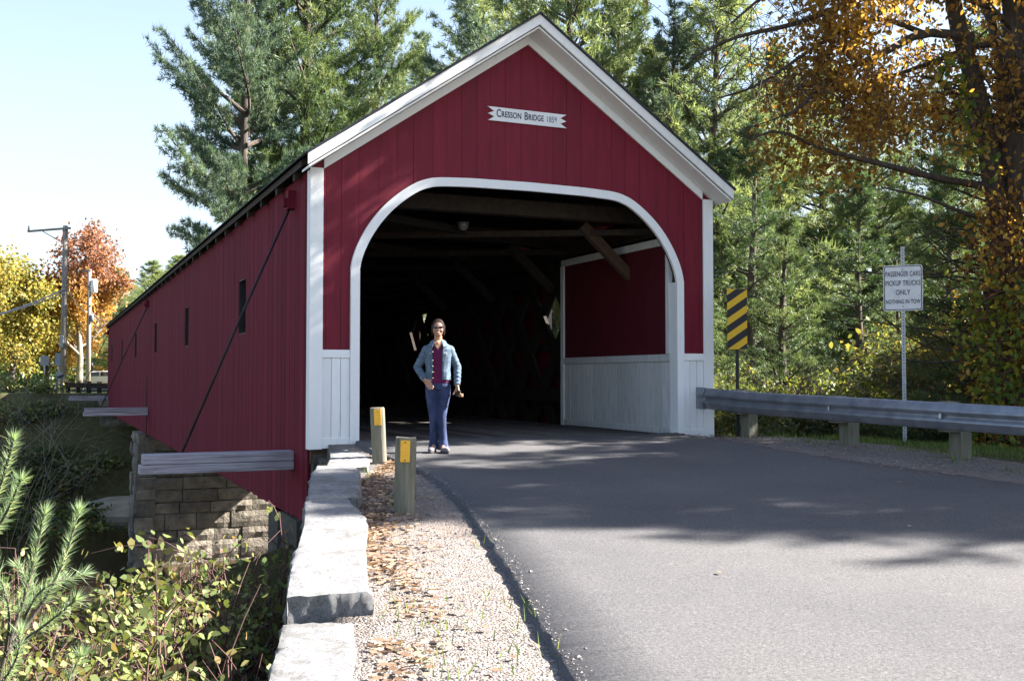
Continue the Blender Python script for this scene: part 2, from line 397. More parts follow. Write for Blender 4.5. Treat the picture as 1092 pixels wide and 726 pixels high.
# ------------------------------------------------------------------ terrain
LW = [Vector((.2, .6)), Vector((-.15, -2.2)), Vector((-.82, -3.6)), Vector((-1.22, -5.2)), Vector((-2.0, -8.3)), Vector((-2.45, -9.7)), Vector((-3.9, -14.5)), Vector((-12, -36))]
def wall_x(y):
    if y > LW[0].y: return LW[0].x
    for a, b in zip(LW, LW[1:]):
        if y >= b.y: return a.x+(b.x-a.x)*(a.y-y)/(a.y-b.y)
    return LW[-1].x

def sm(x, a, b):
    t = max(0, min(1, (x-a)/(b-a))); return t*t*(3-2*t)

def terr(x, y):
    n = noise.noise(Vector((x*.12, y*.12, 0)))*.5 + noise.noise(Vector((x*.5, y*.5, 3)))*.14
    wx = wall_x(y)
    g = road_z(x, y)
    # near side
    s = wx-x
    if y <= .6 and s <= 0:
        z = g
        if x > 7.0: z = g-.07*(x-7.0)-.3*max(0, x-13) + n*sm(x, 9, 14)*.6
        if y > -.5 and x > 6.4: z -= .4*max(0, y+.5)
    else:
        if s > 0 and y <= .6:
            z = g-1.25-.26*s-max(0, y+5.5)*.3 + n*min(1, s)*.5
        else:
            z = -1.3-max(0, s)*.2-(y-.6)*.55 + n*.4
            if x > 6.5: z = max(z, min(-.3-.2*(y-.6)-.15*max(0, x-8), 0)+n*.4) if x > 8 else z
    floor = -6.6
    if x > 9: floor = -6.6+sm(x, 9, 16)*2.9+n*.5
    if y > 40: floor = -6.6
    z = max(z, floor)
    # far bank
    yb = 43.5-.02*x
    if y > yb:
        z2 = -6.2+(y-yb)*.85 + n*.5
        top = .0+n*.2*sm(y, 60, 90)
        z = max(z, min(z2, top))
    if x < -30 and y < yb: pass
    return z

def axis(segs):
    out = []
    for a, b, st in segs:
        k = max(1, int(round((b-a)/st)))
        out += [a+(b-a)*i/k for i in range(k)]
    return out+[segs[-1][1]]
xs = axis([(-260, -60, 20), (-60, -20, 3), (-20, -6, .8), (-6, 3, .25), (3, 16, .6), (16, 60, 2.5), (60, 300, 20)])
ys = axis([(-90, -20, 10), (-20, -11, 1), (-11, 2, .3), (2, 60, 1.0), (60, 90, 3), (90, 420, 25)])
b = MB()
vs = [(x, y, terr(x, y)) for y in ys for x in xs]
nx = len(xs)
fs, fm = [], []
for j in range(len(ys)-1):
    for i in range(nx-1):
        fs.append((j*nx+i, j*nx+i+1, (j+1)*nx+i+1, (j+1)*nx+i))
b.add(vs, fs, 0, True, .5)
for k, f in enumerate(b.f):
    cx = sum(b.v[i][0] for i in f)/4; cy = sum(b.v[i][1] for i in f)/4
    wx = wall_x(cy)
    if cy > 51: b.m[k] = 1
    elif cy < .8 and cx > wx-.1 and cx < 7.4: b.m[k] = 2
terrain = b.build('terrain', [M['soil'], M['lawn'], M['gravel']]); tag(terrain, kind='structure')

b = MB(); b.add([(-260, 1, -5.6), (60, 1, -5.6), (60, 47, -5.6), (-260, 47, -5.6)], [(0, 1, 2, 3)])
tag(b.build('river', M['water']), kind='structure')
# sandy bar at the foot of the far bank
b = MB(); vs = []; K = 26
for j in range(9):
    for i in range(K):
        a = 2*math.pi*i/K; q = j/8
        rr = 1+.22*noise.noise(Vector((math.cos(a)*1.3, math.sin(a)*1.3, 5)))
        vs.append((.6+math.cos(a)*3.4*q*rr, 41.2+math.sin(a)*3.2*q*rr, -5.72+.75*(1-q*q)+.12*noise.noise(Vector((math.cos(a)*q*4, math.sin(a)*q*4, 1)))))
for j in range(8):
    for i in range(K): fs_ = (j*K+i, j*K+(i+1) % K, (j+1)*K+(i+1) % K, (j+1)*K+i); b.f.append(list(fs_)); b.m.append(0); b.s.append(True)
b.v += vs; b.r += [.5]*len(vs)
tag(b.build('sand_bar', M['sand']), kind='structure')

# road: left and right asphalt edges (world), from the bridge mouth to behind the camera
Ledge = [(.62, -.06), (.5, -1.2), (.45, -3.24), (.27, -4.5), (-.08, -6.07), (-.52, -7.74), (-.84, -8.85), (-1.12, -9.85), (-1.6, -11.6), (-2.3, -14), (-4.2, -19), (-9, -29)]
Redge = [(5.72, -.06), (5.45, -.9), (5.2, -2.4), (5.15, -3.8), (5.3, -5.2), (5.45, -6.6), (5.55, -8), (5.5, -9.3), (5.4, -11.2), (5.1, -14), (3.6, -19.5), (-1, -30)]
def resample(pts, n):
    P = [Vector(p) for p in pts]; out = []
    for i in range(n+1):
        t = i/n*(len(P)-1); k = min(int(t), len(P)-2); u = t-k
        p0, p1, p2, p3 = P[max(k-1, 0)], P[k], P[k+1], P[min(k+2, len(P)-1)]
        out.append(.5*((2*p1)+(p2-p0)*u+(2*p0-5*p1+4*p2-p3)*u*u+(3*p1-p0-3*p2+p3)*u*u*u))
    return out
NL = 220
L_ = resample(Ledge, NL); R_ = resample(Redge, NL)
b = MB(); vs = []; NC = 14
for i in range(NL+1):
    jl = .035*noise.noise(Vector((i*.55, 0, 0)))+.03*noise.noise(Vector((i*1.9, 4, 0))); jr = .12*noise.noise(Vector((i*.3, 9, 0)))+.05*noise.noise(Vector((i*1.4, 2, 0)))
    a = Vector((L_[i].x+jl, L_[i].y)); c = Vector((R_[i].x+jr, R_[i].y))
    for k in range(NC+1):
        p = a.lerp(c, k/NC); vs.append((p.x, p.y, road_z(p.x, p.y)+.045))
    # skirts
    vs.append((a.x-.035, a.y, road_z(a.x, a.y)-.03)); vs.append((c.x+.05, c.y, road_z(c.x, c.y)-.03))
w = NC+3; fs = []
for i in range(NL):
    for k in range(NC): fs.append((i*w+k, (i+1)*w+k, (i+1)*w+k+1, i*w+k+1))
    fs.append((i*w+NC+1, (i+1)*w+NC+1, (i+1)*w, i*w)); fs.append((i*w+NC, (i+1)*w+NC, (i+1)*w+NC+2, i*w+NC+2))
b.add(vs, fs, 0, True, .5)
tag(b.build('road', M['asphalt']), kind='structure')
# far road beyond the bridge
b = MB(); b.add([(-70, 66, .07), (-2, 60, .07), (6.5, 50.2, .07), (6.5, 60, .07), (-2, 66.5, .07), (-70, 72, .07)], [(0, 1, 2, 3, 4, 5)])
b.add([(-2, 60, .075), (6.5, 60, .075), (-14, 100, .075), (-20, 100, .075)], [(0, 1, 2, 3)])
tag(b.build('far_road', M['asphalt']), kind='structure')

# ------------------------------------------------------------------ covered bridge
W, ZE, SL, LEN = 6.4, 3.71, .6865, 50.0
bridge = empty('covered_bridge', (0, 0, 0), 0, 'long red covered bridge with white trimmed arched portal, spanning the river', 'covered bridge')
rz_ = lambda x: ZE+SL*min(x, W-x)
# arch outline (centre 3.2, symmetric)
AH = [(2.66, -.0), (2.66, 2.38), (2.63, 2.53), (2.56, 2.72), (2.43, 2.96), (2.25, 3.2), (2.03, 3.41), (1.79, 3.58), (1.6, 3.665), (1.38, 3.71)]
AHS = [Vector(p) for p in AH]
def spline2(P, k=4):
    out = []
    for i in range(len(P)-1):
        p0, p1, p2, p3 = P[max(i-1, 0)], P[i], P[i+1], P[min(i+2, len(P)-1)]
        for j in range(k):
            u = j/k; out.append(.5*((2*p1)+(p2-p0)*u+(2*p0-5*p1+4*p2-p3)*u*u+(3*p1-p0-3*p2+p3)*u*u*u))
    return out+[P[-1]]
AH = [AH[0]]+[tuple(p) for p in spline2([Vector(p) for p in AH[1:]]+[Vector((.9, 3.735))])]+[(0.001, 3.745)]
arch_out = [(3.2-x, z) for x, z in AH]+[(3.2+x, z) for x, z in AH[::-1]][1:]
def inset(pts, d):
    out = []
    for i, p in enumerate(pts):
        a = Vector(pts[max(i-1, 0)]); c = Vector(pts[min(i+1, len(pts)-1)]); t = (c-a).normalized()
        out.append((p[0]+t.y*d, p[1]-t.x*d))
    return out
arch_in = inset(arch_out, .125)
def arch_z(x, prof=None):
    """height of the opening (to the trim's middle) at x, None outside"""
    prof = prof or arch_mid
    for (x0, z0), (x1, z1) in zip(prof, prof[1:]):
        if x1 > x0 and x0 <= x <= x1: return z0+(z1-z0)*(x-x0)/(x1-x0)
    return None
arch_mid = inset(arch_out, .05)
# gable boards
b = MB(); x = .0
while x < W-.001:
    w_ = min(random.uniform(.2, .3), W-x); x0, x1 = x+.0018, x+w_-.0018
    dy = random.uniform(-.003, .003)
    xsamp = [x0]+[q for q in sorted([p[0] for p in arch_mid]+[3.2]) if x0+.004 < q < x1-.004]+[x1]
    # split board where it crosses the opening's jambs
    segs = []; cur = [xsamp[0]]
    def inside(q): return arch_mid[1][0]+.001 < q < arch_mid[-2][0]-.001
    jl, jr = arch_mid[1][0], arch_mid[-2][0]
    cuts = [q for q in (jl, jr) if x0 < q < x1]
    bounds = [x0]+cuts+[x1]
    for p0, p1 in zip(bounds, bounds[1:]):
        mid = (p0+p1)/2; ss = [p0]+[q for q in xsamp if p0+.002 < q < p1-.002]+[p1]
        if jl < mid < jr:
            low = [(q, arch_z(min(max(q, jl+.0005), jr-.0005)) or 2.4) for q in ss]
        else:
            low = [(q, 1.26) for q in ss]
        top = [(q, rz_(q)) for q in ss]
        poly = [(q, -.022+dy, z) for q, z in low]+[(q, -.022+dy, z) for q, z in top[::-1]]
        b.prism(poly[::-1], (0, .03, 0))
    x += w_
b.build('gable_boarding', M['red_front'], bridge)
# gable backing (dark framing board right behind)
b = MB()
for p0, p1 in ((0.03, .53), (5.87, 6.37)):
    b.b2(p0, p1, .012, .14, -.25, rz_(p0 if p0 < 3 else p1))
poly = [(.53, rz_(.53))]+[(.53, 2.3)]+[p for p in arch_mid[1:-1] if p[1] > 2.3]+[(5.87, 2.3), (5.87, rz_(5.87)), (3.2, rz_(3.2)-.02)]
mid_pts = [p for p in arch_mid[1:-1]]
for (xa, za), (xb, zb) in zip(mid_pts, mid_pts[1:]):
    if xb-xa < .002: continue
    xl = [xa, xb] if not (xa < 3.2 < xb) else [xa, 3.2, xb]
    low = [(xa, .012, za), (xb, .012, zb)]
    up = [(q, .012, rz_(q)-.01) for q in xl[::-1]]
    b.prism((low+up)[::-1], (0, .12, 0))
b.build('gable_frame', M['brown_wood'], bridge)
# arch trim
b = MB()
for i in range(len(arch_out)-1):
    o0, o1, i0, i1 = arch_out[i], arch_out[i+1], arch_in[i], arch_in[i+1]
    b.prism([(o0[0], -.075, o0[1]), (i0[0], -.075, i0[1]), (i1[0], -.075, i1[1]), (o1[0], -.075, o1[1])][::-1], (0, .05, 0), rnd=.5)
b.build('arch_trim', M['white'], bridge)
# jamb linings
for s, xx in ((1, .635), (-1, 5.765)):
    b = MB(); b.b2(xx-.02, xx+.02, -.03, .16, .0, 2.38)
    b.build('door_jamb', M['white'], bridge)
# corner boards + wainscot fronts
for x0, x1 in ((-.02, .16), (6.24, 6.42)):
    b = MB(); b.b2(x0, x1, -.06, -.028, -.06, rz_(max(0, min(x0, x1, W-x1)))-.0, rnd=.6)
    xo = x0 if x0 < 3 else x1-.02
    b.b2(xo-.004, xo+.018, -.027, .1, -.06, 3.68, rnd=.4)
    b.build('corner_board', M['white'], bridge, bevel=.004)
for x0, x1 in ((.16, .54), (5.86, 6.24)):
    b = MB(); n = 3; wv = (x1-x0)/n
    for i in range(n): b.b2(x0+i*wv+.003, x0+(i+1)*wv-.003, -.034, .008, -.02, 1.16)
    b.b2(x0, x1, -.05, .008, 1.163, 1.27, rnd=.7); b.b2(x0, x1, -.048, -.03, -.05, .09, rnd=.5)
    b.build('front_wainscot', M['white'], bridge, bevel=.003)
# rakes, soffits, roof
ROOF_Y0, ROOF_Y1 = -.45, 50.3
EX = .14
for sgn in (0, 1):
    fx = (lambda x: x) if sgn == 0 else (lambda x: W-x)
    zt = lambda x: ZE+SL*x
    # fascia
    b = MB(); y0 = ROOF_Y0
    q = [(fx(-EX), y0, zt(-EX)+.055), (fx(3.2), y0, zt(3.2)+.055), (fx(3.2), y0, zt(3.2)+.2), (fx(-EX), y0, zt(-EX)+.2)]
    b.prism(q if sgn else q[::-1], (0, .035, 0), rnd=.6)
    b.build('rake_board', M['white'], bridge)
    b = MB()
    q = [(fx(-EX+.02), y0+.037, zt(-EX+.02)+.01), (fx(3.2), y0+.037, zt(3.2)+.01), (fx(3.2), y0+.037, zt(3.2)+.04), (fx(-EX+.02), y0+.037, zt(-EX+.02)+.04)]
    b.prism(q if sgn else q[::-1], (0, .41, 0), rnd=.4)
    q = [(fx(.17), -.055, zt(.17)-.12), (fx(3.2), -.055, zt(3.2)-.12), (fx(3.2), -.055, zt(3.2)+.006), (fx(.17), -.055, zt(.17)+.006)]
    b.prism(q if sgn else q[::-1], (0, .03, 0), rnd=.8)
    b.build('rake_soffit', M['white'], bridge)
    # drip edge
    b = MB(); q = [(fx(-EX-.02), y0-.03, zt(-EX)+.19), (fx(3.2), y0-.03, zt(3.2)+.205), (fx(3.2), y0-.03, zt(3.2)+.235), (fx(-EX-.02), y0-.03, zt(-EX)+.22)]
    b.prism(q if sgn else q[::-1], (0, .09, 0)); b.build('drip_edge', M['drip'], bridge)
    # roof deck and shingle courses
    b = MB()
    q = [(fx(-EX+.01), .005, zt(-EX)+.1), (fx(3.2), .005, zt(3.2)+.1), (fx(3.2), .005, zt(3.2)+.19), (fx(-EX+.01), .005, zt(-EX)+.19)]
    b.prism(q if sgn else q[::-1], (0, ROOF_Y1-.005, 0)); b.build('roof_deck', M['dark_wood'], bridge)
    b = MB(); nC = 26; u = (3.2+EX+.04)/nC
    for i in range(nC):
        xa = -EX-.04+i*u; xb = xa+u*1.12
        y = ROOF_Y0-.02
        q = [(fx(xa), y, zt(xa)+.222), (fx(min(xb, 3.2)), y, zt(min(xb, 3.2))+.205), (fx(min(xb, 3.2)), y, zt(min(xb, 3.2))+.225), (fx(xa), y, zt(xa)+.245)]
        b.prism(q if sgn else q[::-1], (0, ROOF_Y1-y, 0))
    b.build('roof_shingles', M['shingle'], bridge)
    y = .5
    while y < 50:
        b = MB()
        b.prism([(fx(-EX+.03), y, zt(-EX+.03)-.02), (fx(.3), y, zt(.3)-.06), (fx(.3), y, zt(.3)+.095), (fx(-EX+.03), y, zt(-EX+.03)+.095)], (0, .12, 0)); y += 1.22
        b.build('rafter_tail', M['dark_wood'], bridge)
# far gable
b = MB(); b.prism([(0, 49.9, 3.71), (W, 49.9, 3.71), (3.2, 49.9, 5.9)], (0, .08, 0)); b.b2(0, .6, 49.9, 49.98, -1, 3.7); b.b2(5.8, 6.4, 49.9, 49.98, -1, 3.7); b.b2(.6, 5.8, 49.9, 49.98, 3.5, 3.7)
b.build('far_gable', M['red_front'], bridge)
# side walls with window slots
WY = [5.32+8.15*i for i in range(6)]
for side, xo in ((0, 0.0), (1, W)):
    b = MB(); y = .1
    while y < 49.9:
        w_ = min(random.uniform(.1, .15), 49.9-y)
        y0, y1 = y+.0015, y+w_-.0015
        zb = -1.054 + random.uniform(-.012, .012)
        for wy in WY:
            if wy-.01 < (y0+y1)/2 < wy+.01: pass
        dx = random.uniform(-.0025, .0025)
        xa, xb = (xo+dx, xo+.03+dx) if side == 0 else (xo-.03+dx, xo+dx)
        hit = [wy for wy in WY if y1 > wy-.36 and y0 < wy+.38]
        if hit:
            wy = hit[0]; a0, a1 = wy-.36, wy+.38
            rv = random.random()
            if y0 < a0-.01: b.b2(xa, xb, y0, a0, zb, 3.7, rnd=rv); y0 = a0
            if y1 > a1+.01: b.b2(xa, xb, a1, y1, zb, 3.7, rnd=rv); y1 = a1
            b.b2(xa, xb, y0, y1, zb, 1.68, rnd=rv); b.b2(xa, xb, y0, y1, 2.665, 3.7, rnd=rv)
        else:
            b.b2(xa, xb, y0, y1, zb, 3.7)
        y += w_
    b.build('side_siding', M['red_side'], bridge)
    for wy in WY:
        b = MB(); xa, xb = (.006, .11) if side == 0 else (W-.11, W-.006)
        b.b2(xa, xb, wy-.358, wy-.345, 1.682, 2.663); b.b2(xa, xb, wy+.365, wy+.378, 1.682, 2.663)
        b.b2(xa, xb, wy-.344, wy+.364, 1.682, 1.695); b.b2(xa, xb, wy-.344, wy+.364, 2.65, 2.663)
        b.build('dark_slot_lining', M['black'], bridge)  # black lining added so the reveals look as shaded as the slot
    b = MB()
    xa, xb = (.034, .075) if side == 0 else (W-.075, W-.034)
    for z0, z1 in ((-1.0, -.8), (.1, .25), (1.45, 1.6), (2.74, 2.9), (3.5, 3.68)): b.b2(xa, xb, .15, 49.8, z0, z1)
    b.build('wall_girts', M['dark_wood'], bridge)
    # lattice truss
    b = MB(); xc = .36 if side == 0 else W-.36
    zlo, zhi = -.7, 3.35; run = (zhi-zlo)/math.tan(rad(50))
    y = .3-run
    while y < 49.6:
        for dirn, off in ((1, -.04), (-1, .04)):
            ya, yb, za, zb = y, y+run, zlo, zhi
            if ya < .25: t = (.25-ya)/run; za = zlo+(zhi-zlo)*t; ya = .25
            if yb > 49.6: t = (49.6-y)/run; zb = zlo+(zhi-zlo)*t; yb = 49.6
            if yb <= ya: continue
            p, q = ((xc+off, ya, za), (xc+off, yb, zb))
            if dirn < 0: p, q = ((xc+off, .25+49.6-ya, za), (xc+off, .25+49.6-yb, zb))
            b.beam(p, q, .07, .27, up=(1, 0, 0)) if False else b.beam(p, q, .07, .27)
        y += 1.22
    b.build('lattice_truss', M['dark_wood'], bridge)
    b = MB()
    for z0, z1 in ((-.6, -.32), (.42, .68), (2.75, 2.98), (3.2, 3.48)):
        for off in (-.13, .13): b.b2(xc+off-.04, xc+off+.04, .25, 49.6, z0, z1)
    b.build('truss_chord', M['dark_wood'], bridge)
# deck
b = MB(); x = .56
while x < 5.84:
    w_ = min(random.uniform(.24, .32), 5.84-x); y = .12
    while y < 49.7:
        l = min(random.uniform(3.5, 5.5), 49.8-y)
        b.b2(x+.004, x+w_-.004, y+.003, y+l-.003, -.07, random.uniform(-.004, .006)); y += l
    x += w_
b.build('deck_planks', M['deck_wood'], bridge)
b = MB(); b.b2(.58, 5.82, -.05, .115, -.12, .035, rnd=.7); b.build('threshold', M['white_worn'], bridge)
b = MB()
for i in range(17): b.b2(.02, 6.38, .4+i*3.05, .7+i*3.05, -.6, -.28)
for xx in (1.1, 2.2, 3.2, 4.2, 5.3): b.b2(xx-.08, xx+.08, .15, 49.7, -.275, -.08)
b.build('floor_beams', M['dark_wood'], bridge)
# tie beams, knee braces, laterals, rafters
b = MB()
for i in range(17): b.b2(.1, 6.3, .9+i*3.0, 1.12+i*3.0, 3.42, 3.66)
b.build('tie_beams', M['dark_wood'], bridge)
for i in range(16):
    y = 1.0+i*3.0
    for s, f in ((0, lambda q: q), (1, lambda q: W-q)):
        if i < 3 or i % 3 == 0:
            b = MB(); b.beam((f(.58), y+.5, 2.6), (f(1.5), y+.5, 3.42), .12, .17); b.build('knee_brace', M['brown_wood'] if i == 0 and s else M['dark_wood'], bridge)  # brace at the lit mouth gets lighter wood; deeper ones carry shade in colour
b = MB()
for i in range(16):
    y = 1.0+i*3.0
    b.beam((.5, y, 3.36), (5.9, y+3, 3.36), .1, .12); b.beam((5.9, y, 3.3), (.5, y+3, 3.3), .1, .1)
b.build('lateral_bracing', M['dark_wood'], bridge)
b = MB(); y = .6
while y < 49.8:
    for f in ((lambda q: q), (lambda q: W-q)):
        b.prism([(f(.1), y, ZE+SL*.1-.09), (f(3.18), y, ZE+SL*3.18-.09), (f(3.18), y, ZE+SL*3.18+.09), (f(.1), y, ZE+SL*.1+.09)], (0, .07, 0))
    y += 1.22
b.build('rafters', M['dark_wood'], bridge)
# portal side panels (both inner sides)
for f, nm in (((lambda q: q), 0), ((lambda q: W-q), 1)):
    def fb(bb, x0, x1, *a, **k):
        xa, xb = sorted((f(x0), f(x1))); bb.b2(xa, xb, *a, **k)
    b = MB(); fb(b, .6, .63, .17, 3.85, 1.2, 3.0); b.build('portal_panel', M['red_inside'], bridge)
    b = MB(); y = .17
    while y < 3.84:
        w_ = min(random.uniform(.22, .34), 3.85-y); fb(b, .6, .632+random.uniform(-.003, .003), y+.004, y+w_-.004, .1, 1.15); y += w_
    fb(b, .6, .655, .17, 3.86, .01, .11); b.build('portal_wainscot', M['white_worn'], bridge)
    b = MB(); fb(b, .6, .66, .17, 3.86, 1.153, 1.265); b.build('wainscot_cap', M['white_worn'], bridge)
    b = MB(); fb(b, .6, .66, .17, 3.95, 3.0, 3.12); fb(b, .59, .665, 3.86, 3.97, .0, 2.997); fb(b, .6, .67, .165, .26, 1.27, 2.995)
    b.build('portal_frame', M['white_worn'], bridge)
# ceiling lamp just inside
b = MB(); c = at(494, 213, 17.2); b.tube([(c.x, c.y, 3.44), (c.x, c.y, 3.35)], [.1, .08], 16); b.ball((c.x, c.y, 3.34), (.07, .07, .035)); b.build('ceiling_lamp', M['alu'], bridge)
# outriggers and tie rods
for k, y in enumerate((1.05, 24.2, 49.3)):
    b = MB()
    for z0, z1, xe in ((-.27, -.135, -2.02), (-.4, -.275, -2.06)):
        b.b2(xe, .0, y-.14, y+.13, z0, z1)
    o = b.build('outrigger_beam', M['grey_wood'], bridge, bevel=.012)
    if k == 0: o['label'] = 'weathered grey timber outrigger nearest the portal'
    b = MB(); b.tube([(-1.5, y, -.12), (-.75, y+.01, 1.7), (.02, y, 3.5)], .018, 8)
    b.build('tie_rod', M['cable'], bridge)
    b = MB(); b.b2(-.1, .0, y-.09, y+.09, 3.3, 3.56); b.b2(-.16, -.1, y-.05, y+.05, 3.33, 3.45); b.build('rod_bracket', M['red_side'], bridge)
# dark strip standing in for the shaded seam gap at mid span
b = MB(); b.b2(-.02, -.003, 24.5, 24.62, -1.15, .9); b.build('seam_gap_strip', M['dark_wood'], bridge)

# name board on the gable
def text_mesh(name, s, size, mat, parent, xs=1.0, depth=.002):
    cu = bpy.data.curves.new(name, 'FONT'); cu.body = s; cu.size = size; cu.align_x = 'CENTER'; cu.align_y = 'CENTER'; cu.extrude = depth
    cu.space_character = 1.05; cu.offset = .0012
    o = bpy.data.objects.new(name, cu); COL.objects.link(o)
    dg = bpy.context.evaluated_depsgraph_get(); me = bpy.data.meshes.new_from_object(o.evaluated_get(dg))
    bpy.data.objects.remove(o); me.materials.clear(); me.materials.append(mat)
    o = bpy.data.objects.new(name, me); COL.objects.link(o); o.parent = parent; o.scale = (xs, 1, 1)
    return o, me
nb_c = Vector((3.19, -.05, 4.705))
nbo = MB()
hw, hh = .635, .1
pts = [(-hw, hh), (hw, hh), (hw-.1, hh*.4), (hw-.005, 0), (hw-.1, -hh*.4), (hw, -hh), (-hw, -hh), (-hw+.1, -hh*.4), (-hw+.005, 0), (-hw+.1, hh*.4)]
nbo.prism([(p[0], 0, p[1]) for p in pts], (0, .022, 0))
nb = nbo.build('name_board', M['boardwhite'], bridge); nb.location = nb_c; nb['label'] = 'white swallowtail board lettered CRESSON BRIDGE 1859'
def bbox_x(me): xs_ = [v.co.x for v in me.vertices]; return min(xs_), max(xs_)
cur = -hw+.135
for s, size, mt in (('C', .16, 'ink'), ('RESSON', .122, 'ink'), (' ', 0, None), ('B', .16, 'ink'), ('RIDGE', .122, 'ink'), (' ', 0, None), ('1859', .122, 'ink_grey')):
    if mt is None: cur += .045; continue
    o, me = text_mesh('lettering', s, size, M[mt], nb, .7)
    a, c = bbox_x(me); o.rotation_euler = (math.pi/2, 0, 0)
    o.location = (cur-a*.7, -.003, .0 if size < .15 else .008); cur += (c-a)*.7+.011

# ------------------------------------------------------------------ masonry
def block_wall(b, P0, U, Vn, width, z0, z1, course, lenr, depth, batter=0.0, rough=.02):
    """courses of blocks on a vertical face: P0 origin (z ignored), U along unit, Vn outward unit"""
    U = Vector(U).normalized(); Vn = Vector(Vn).normalized(); z = z1
    while z > z0+.02:
        h = min(course*random.uniform(.65, 1.3), z-z0)
        lo = -batter*(z1-z); hi = width+batter*(z1-z)
        u = lo
        while u < hi-.01:
            l = min(random.uniform(*lenr), hi-u)
            if hi-u-l < lenr[0]*.3: l = hi-u
            o = random.uniform(-rough, rough)+batter*(z1-z)*.4
            c = Vector(P0)+U*(u+l/2)+Vn*(o-depth/2); c.z = z-h/2
            Mx = Matrix((U, Vn, Vector((0, 0, 1)))).transposed()
            # rough-faced block: subdivided outer face
            nu, nz = max(2, int(l/.22)), max(2, int(h/.16))
            vs, fs = [], []
            for j in range(nz+1):
                for i in range(nu+1):
                    e = 1 if (0 < i < nu and 0 < j < nz) else 0
                    a = -l/2+.012+(l-.024)*i/nu; cz = -h/2+.012+(h-.024)*j/nz
                    bul = e*(.03+.07*noise.noise(Vector(((u+a)*4, z*3+cz*4, P0[0]))) + random.uniform(0, .035))
                    vs.append(c+Mx @ Vector((a, depth/2+bul, cz)))
            for j in range(nz):
                for i in range(nu):
                    q = j*(nu+1)+i; fs.append((q, q+nu+1, q+nu+2, q+1))
            rv = random.random()
            b.add(vs, fs, 0, False, rv)
            b.box(c, (l-.024, depth-.002, h-.024), Mx, 0, rv)
            u += l
        z -= h
# mid pier
pier = MB()
PY = 24.6
block_wall(pier, (-.25, PY, 0), (1, 0, 0), (0, -1, 0), 6.9, -6.6, -1.06, .5, (.8, 1.7), .6, .07, .05)
block_wall(pier, (-.25, PY, 0), (0, 1, 0), (-1, 0, 0), 2.6, -6.6, -1.06, .5, (.8, 1.5), .6, .07, .05)
pier.b2(.1, 6.3, PY+.4, PY+2.3, -6.6, -1.1)
tag(pier.build('bridge_pier', M['stone']), 'tapering granite block pier standing mid river under the red bridge', 'bridge pier')
# far abutment
fa = MB(); block_wall(fa, (-.4, 48.6, 0), (1, 0, 0), (0, -1, 0), 7.3, -6.0, -1.06, .42, (.6, 1.5), .8, .02, .04)
block_wall(fa, (-.4, 48.6, 0), (0, 1, 0), (-1, 0, 0), 4, -4.5, -.3, .42, (.6, 1.5), .6, .02, .04)
tag(fa.build('far_abutment', M['stone']), 'stone block abutment carrying the far end of the bridge', 'abutment')
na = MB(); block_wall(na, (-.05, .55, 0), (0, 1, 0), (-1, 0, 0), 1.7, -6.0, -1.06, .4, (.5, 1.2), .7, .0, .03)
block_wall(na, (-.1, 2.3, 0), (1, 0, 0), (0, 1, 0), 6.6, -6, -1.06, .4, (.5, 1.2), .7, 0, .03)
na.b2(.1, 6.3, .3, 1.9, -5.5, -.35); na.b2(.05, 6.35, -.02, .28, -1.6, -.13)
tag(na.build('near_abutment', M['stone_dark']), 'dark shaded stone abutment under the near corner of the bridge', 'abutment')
# wing wall under the coping stones
ww = MB()
for a, c in zip(LW[:6], LW[1:7]):
    d = (c-a); L = d.length; u = Vector((d.x, d.y, 0)).normalized(); nrm = Vector((-abs(u.y), u.x if u.y < 0 else -u.x, 0)).normalized()
    zt_ = road_z(c.x, c.y)-.06
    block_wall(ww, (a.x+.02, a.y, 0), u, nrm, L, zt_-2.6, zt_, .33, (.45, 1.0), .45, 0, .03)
tag(ww.build('wing_wall', M['stone_dark']), 'dark dry laid wing wall dropping from the coping stones to the bank', 'retaining wall')

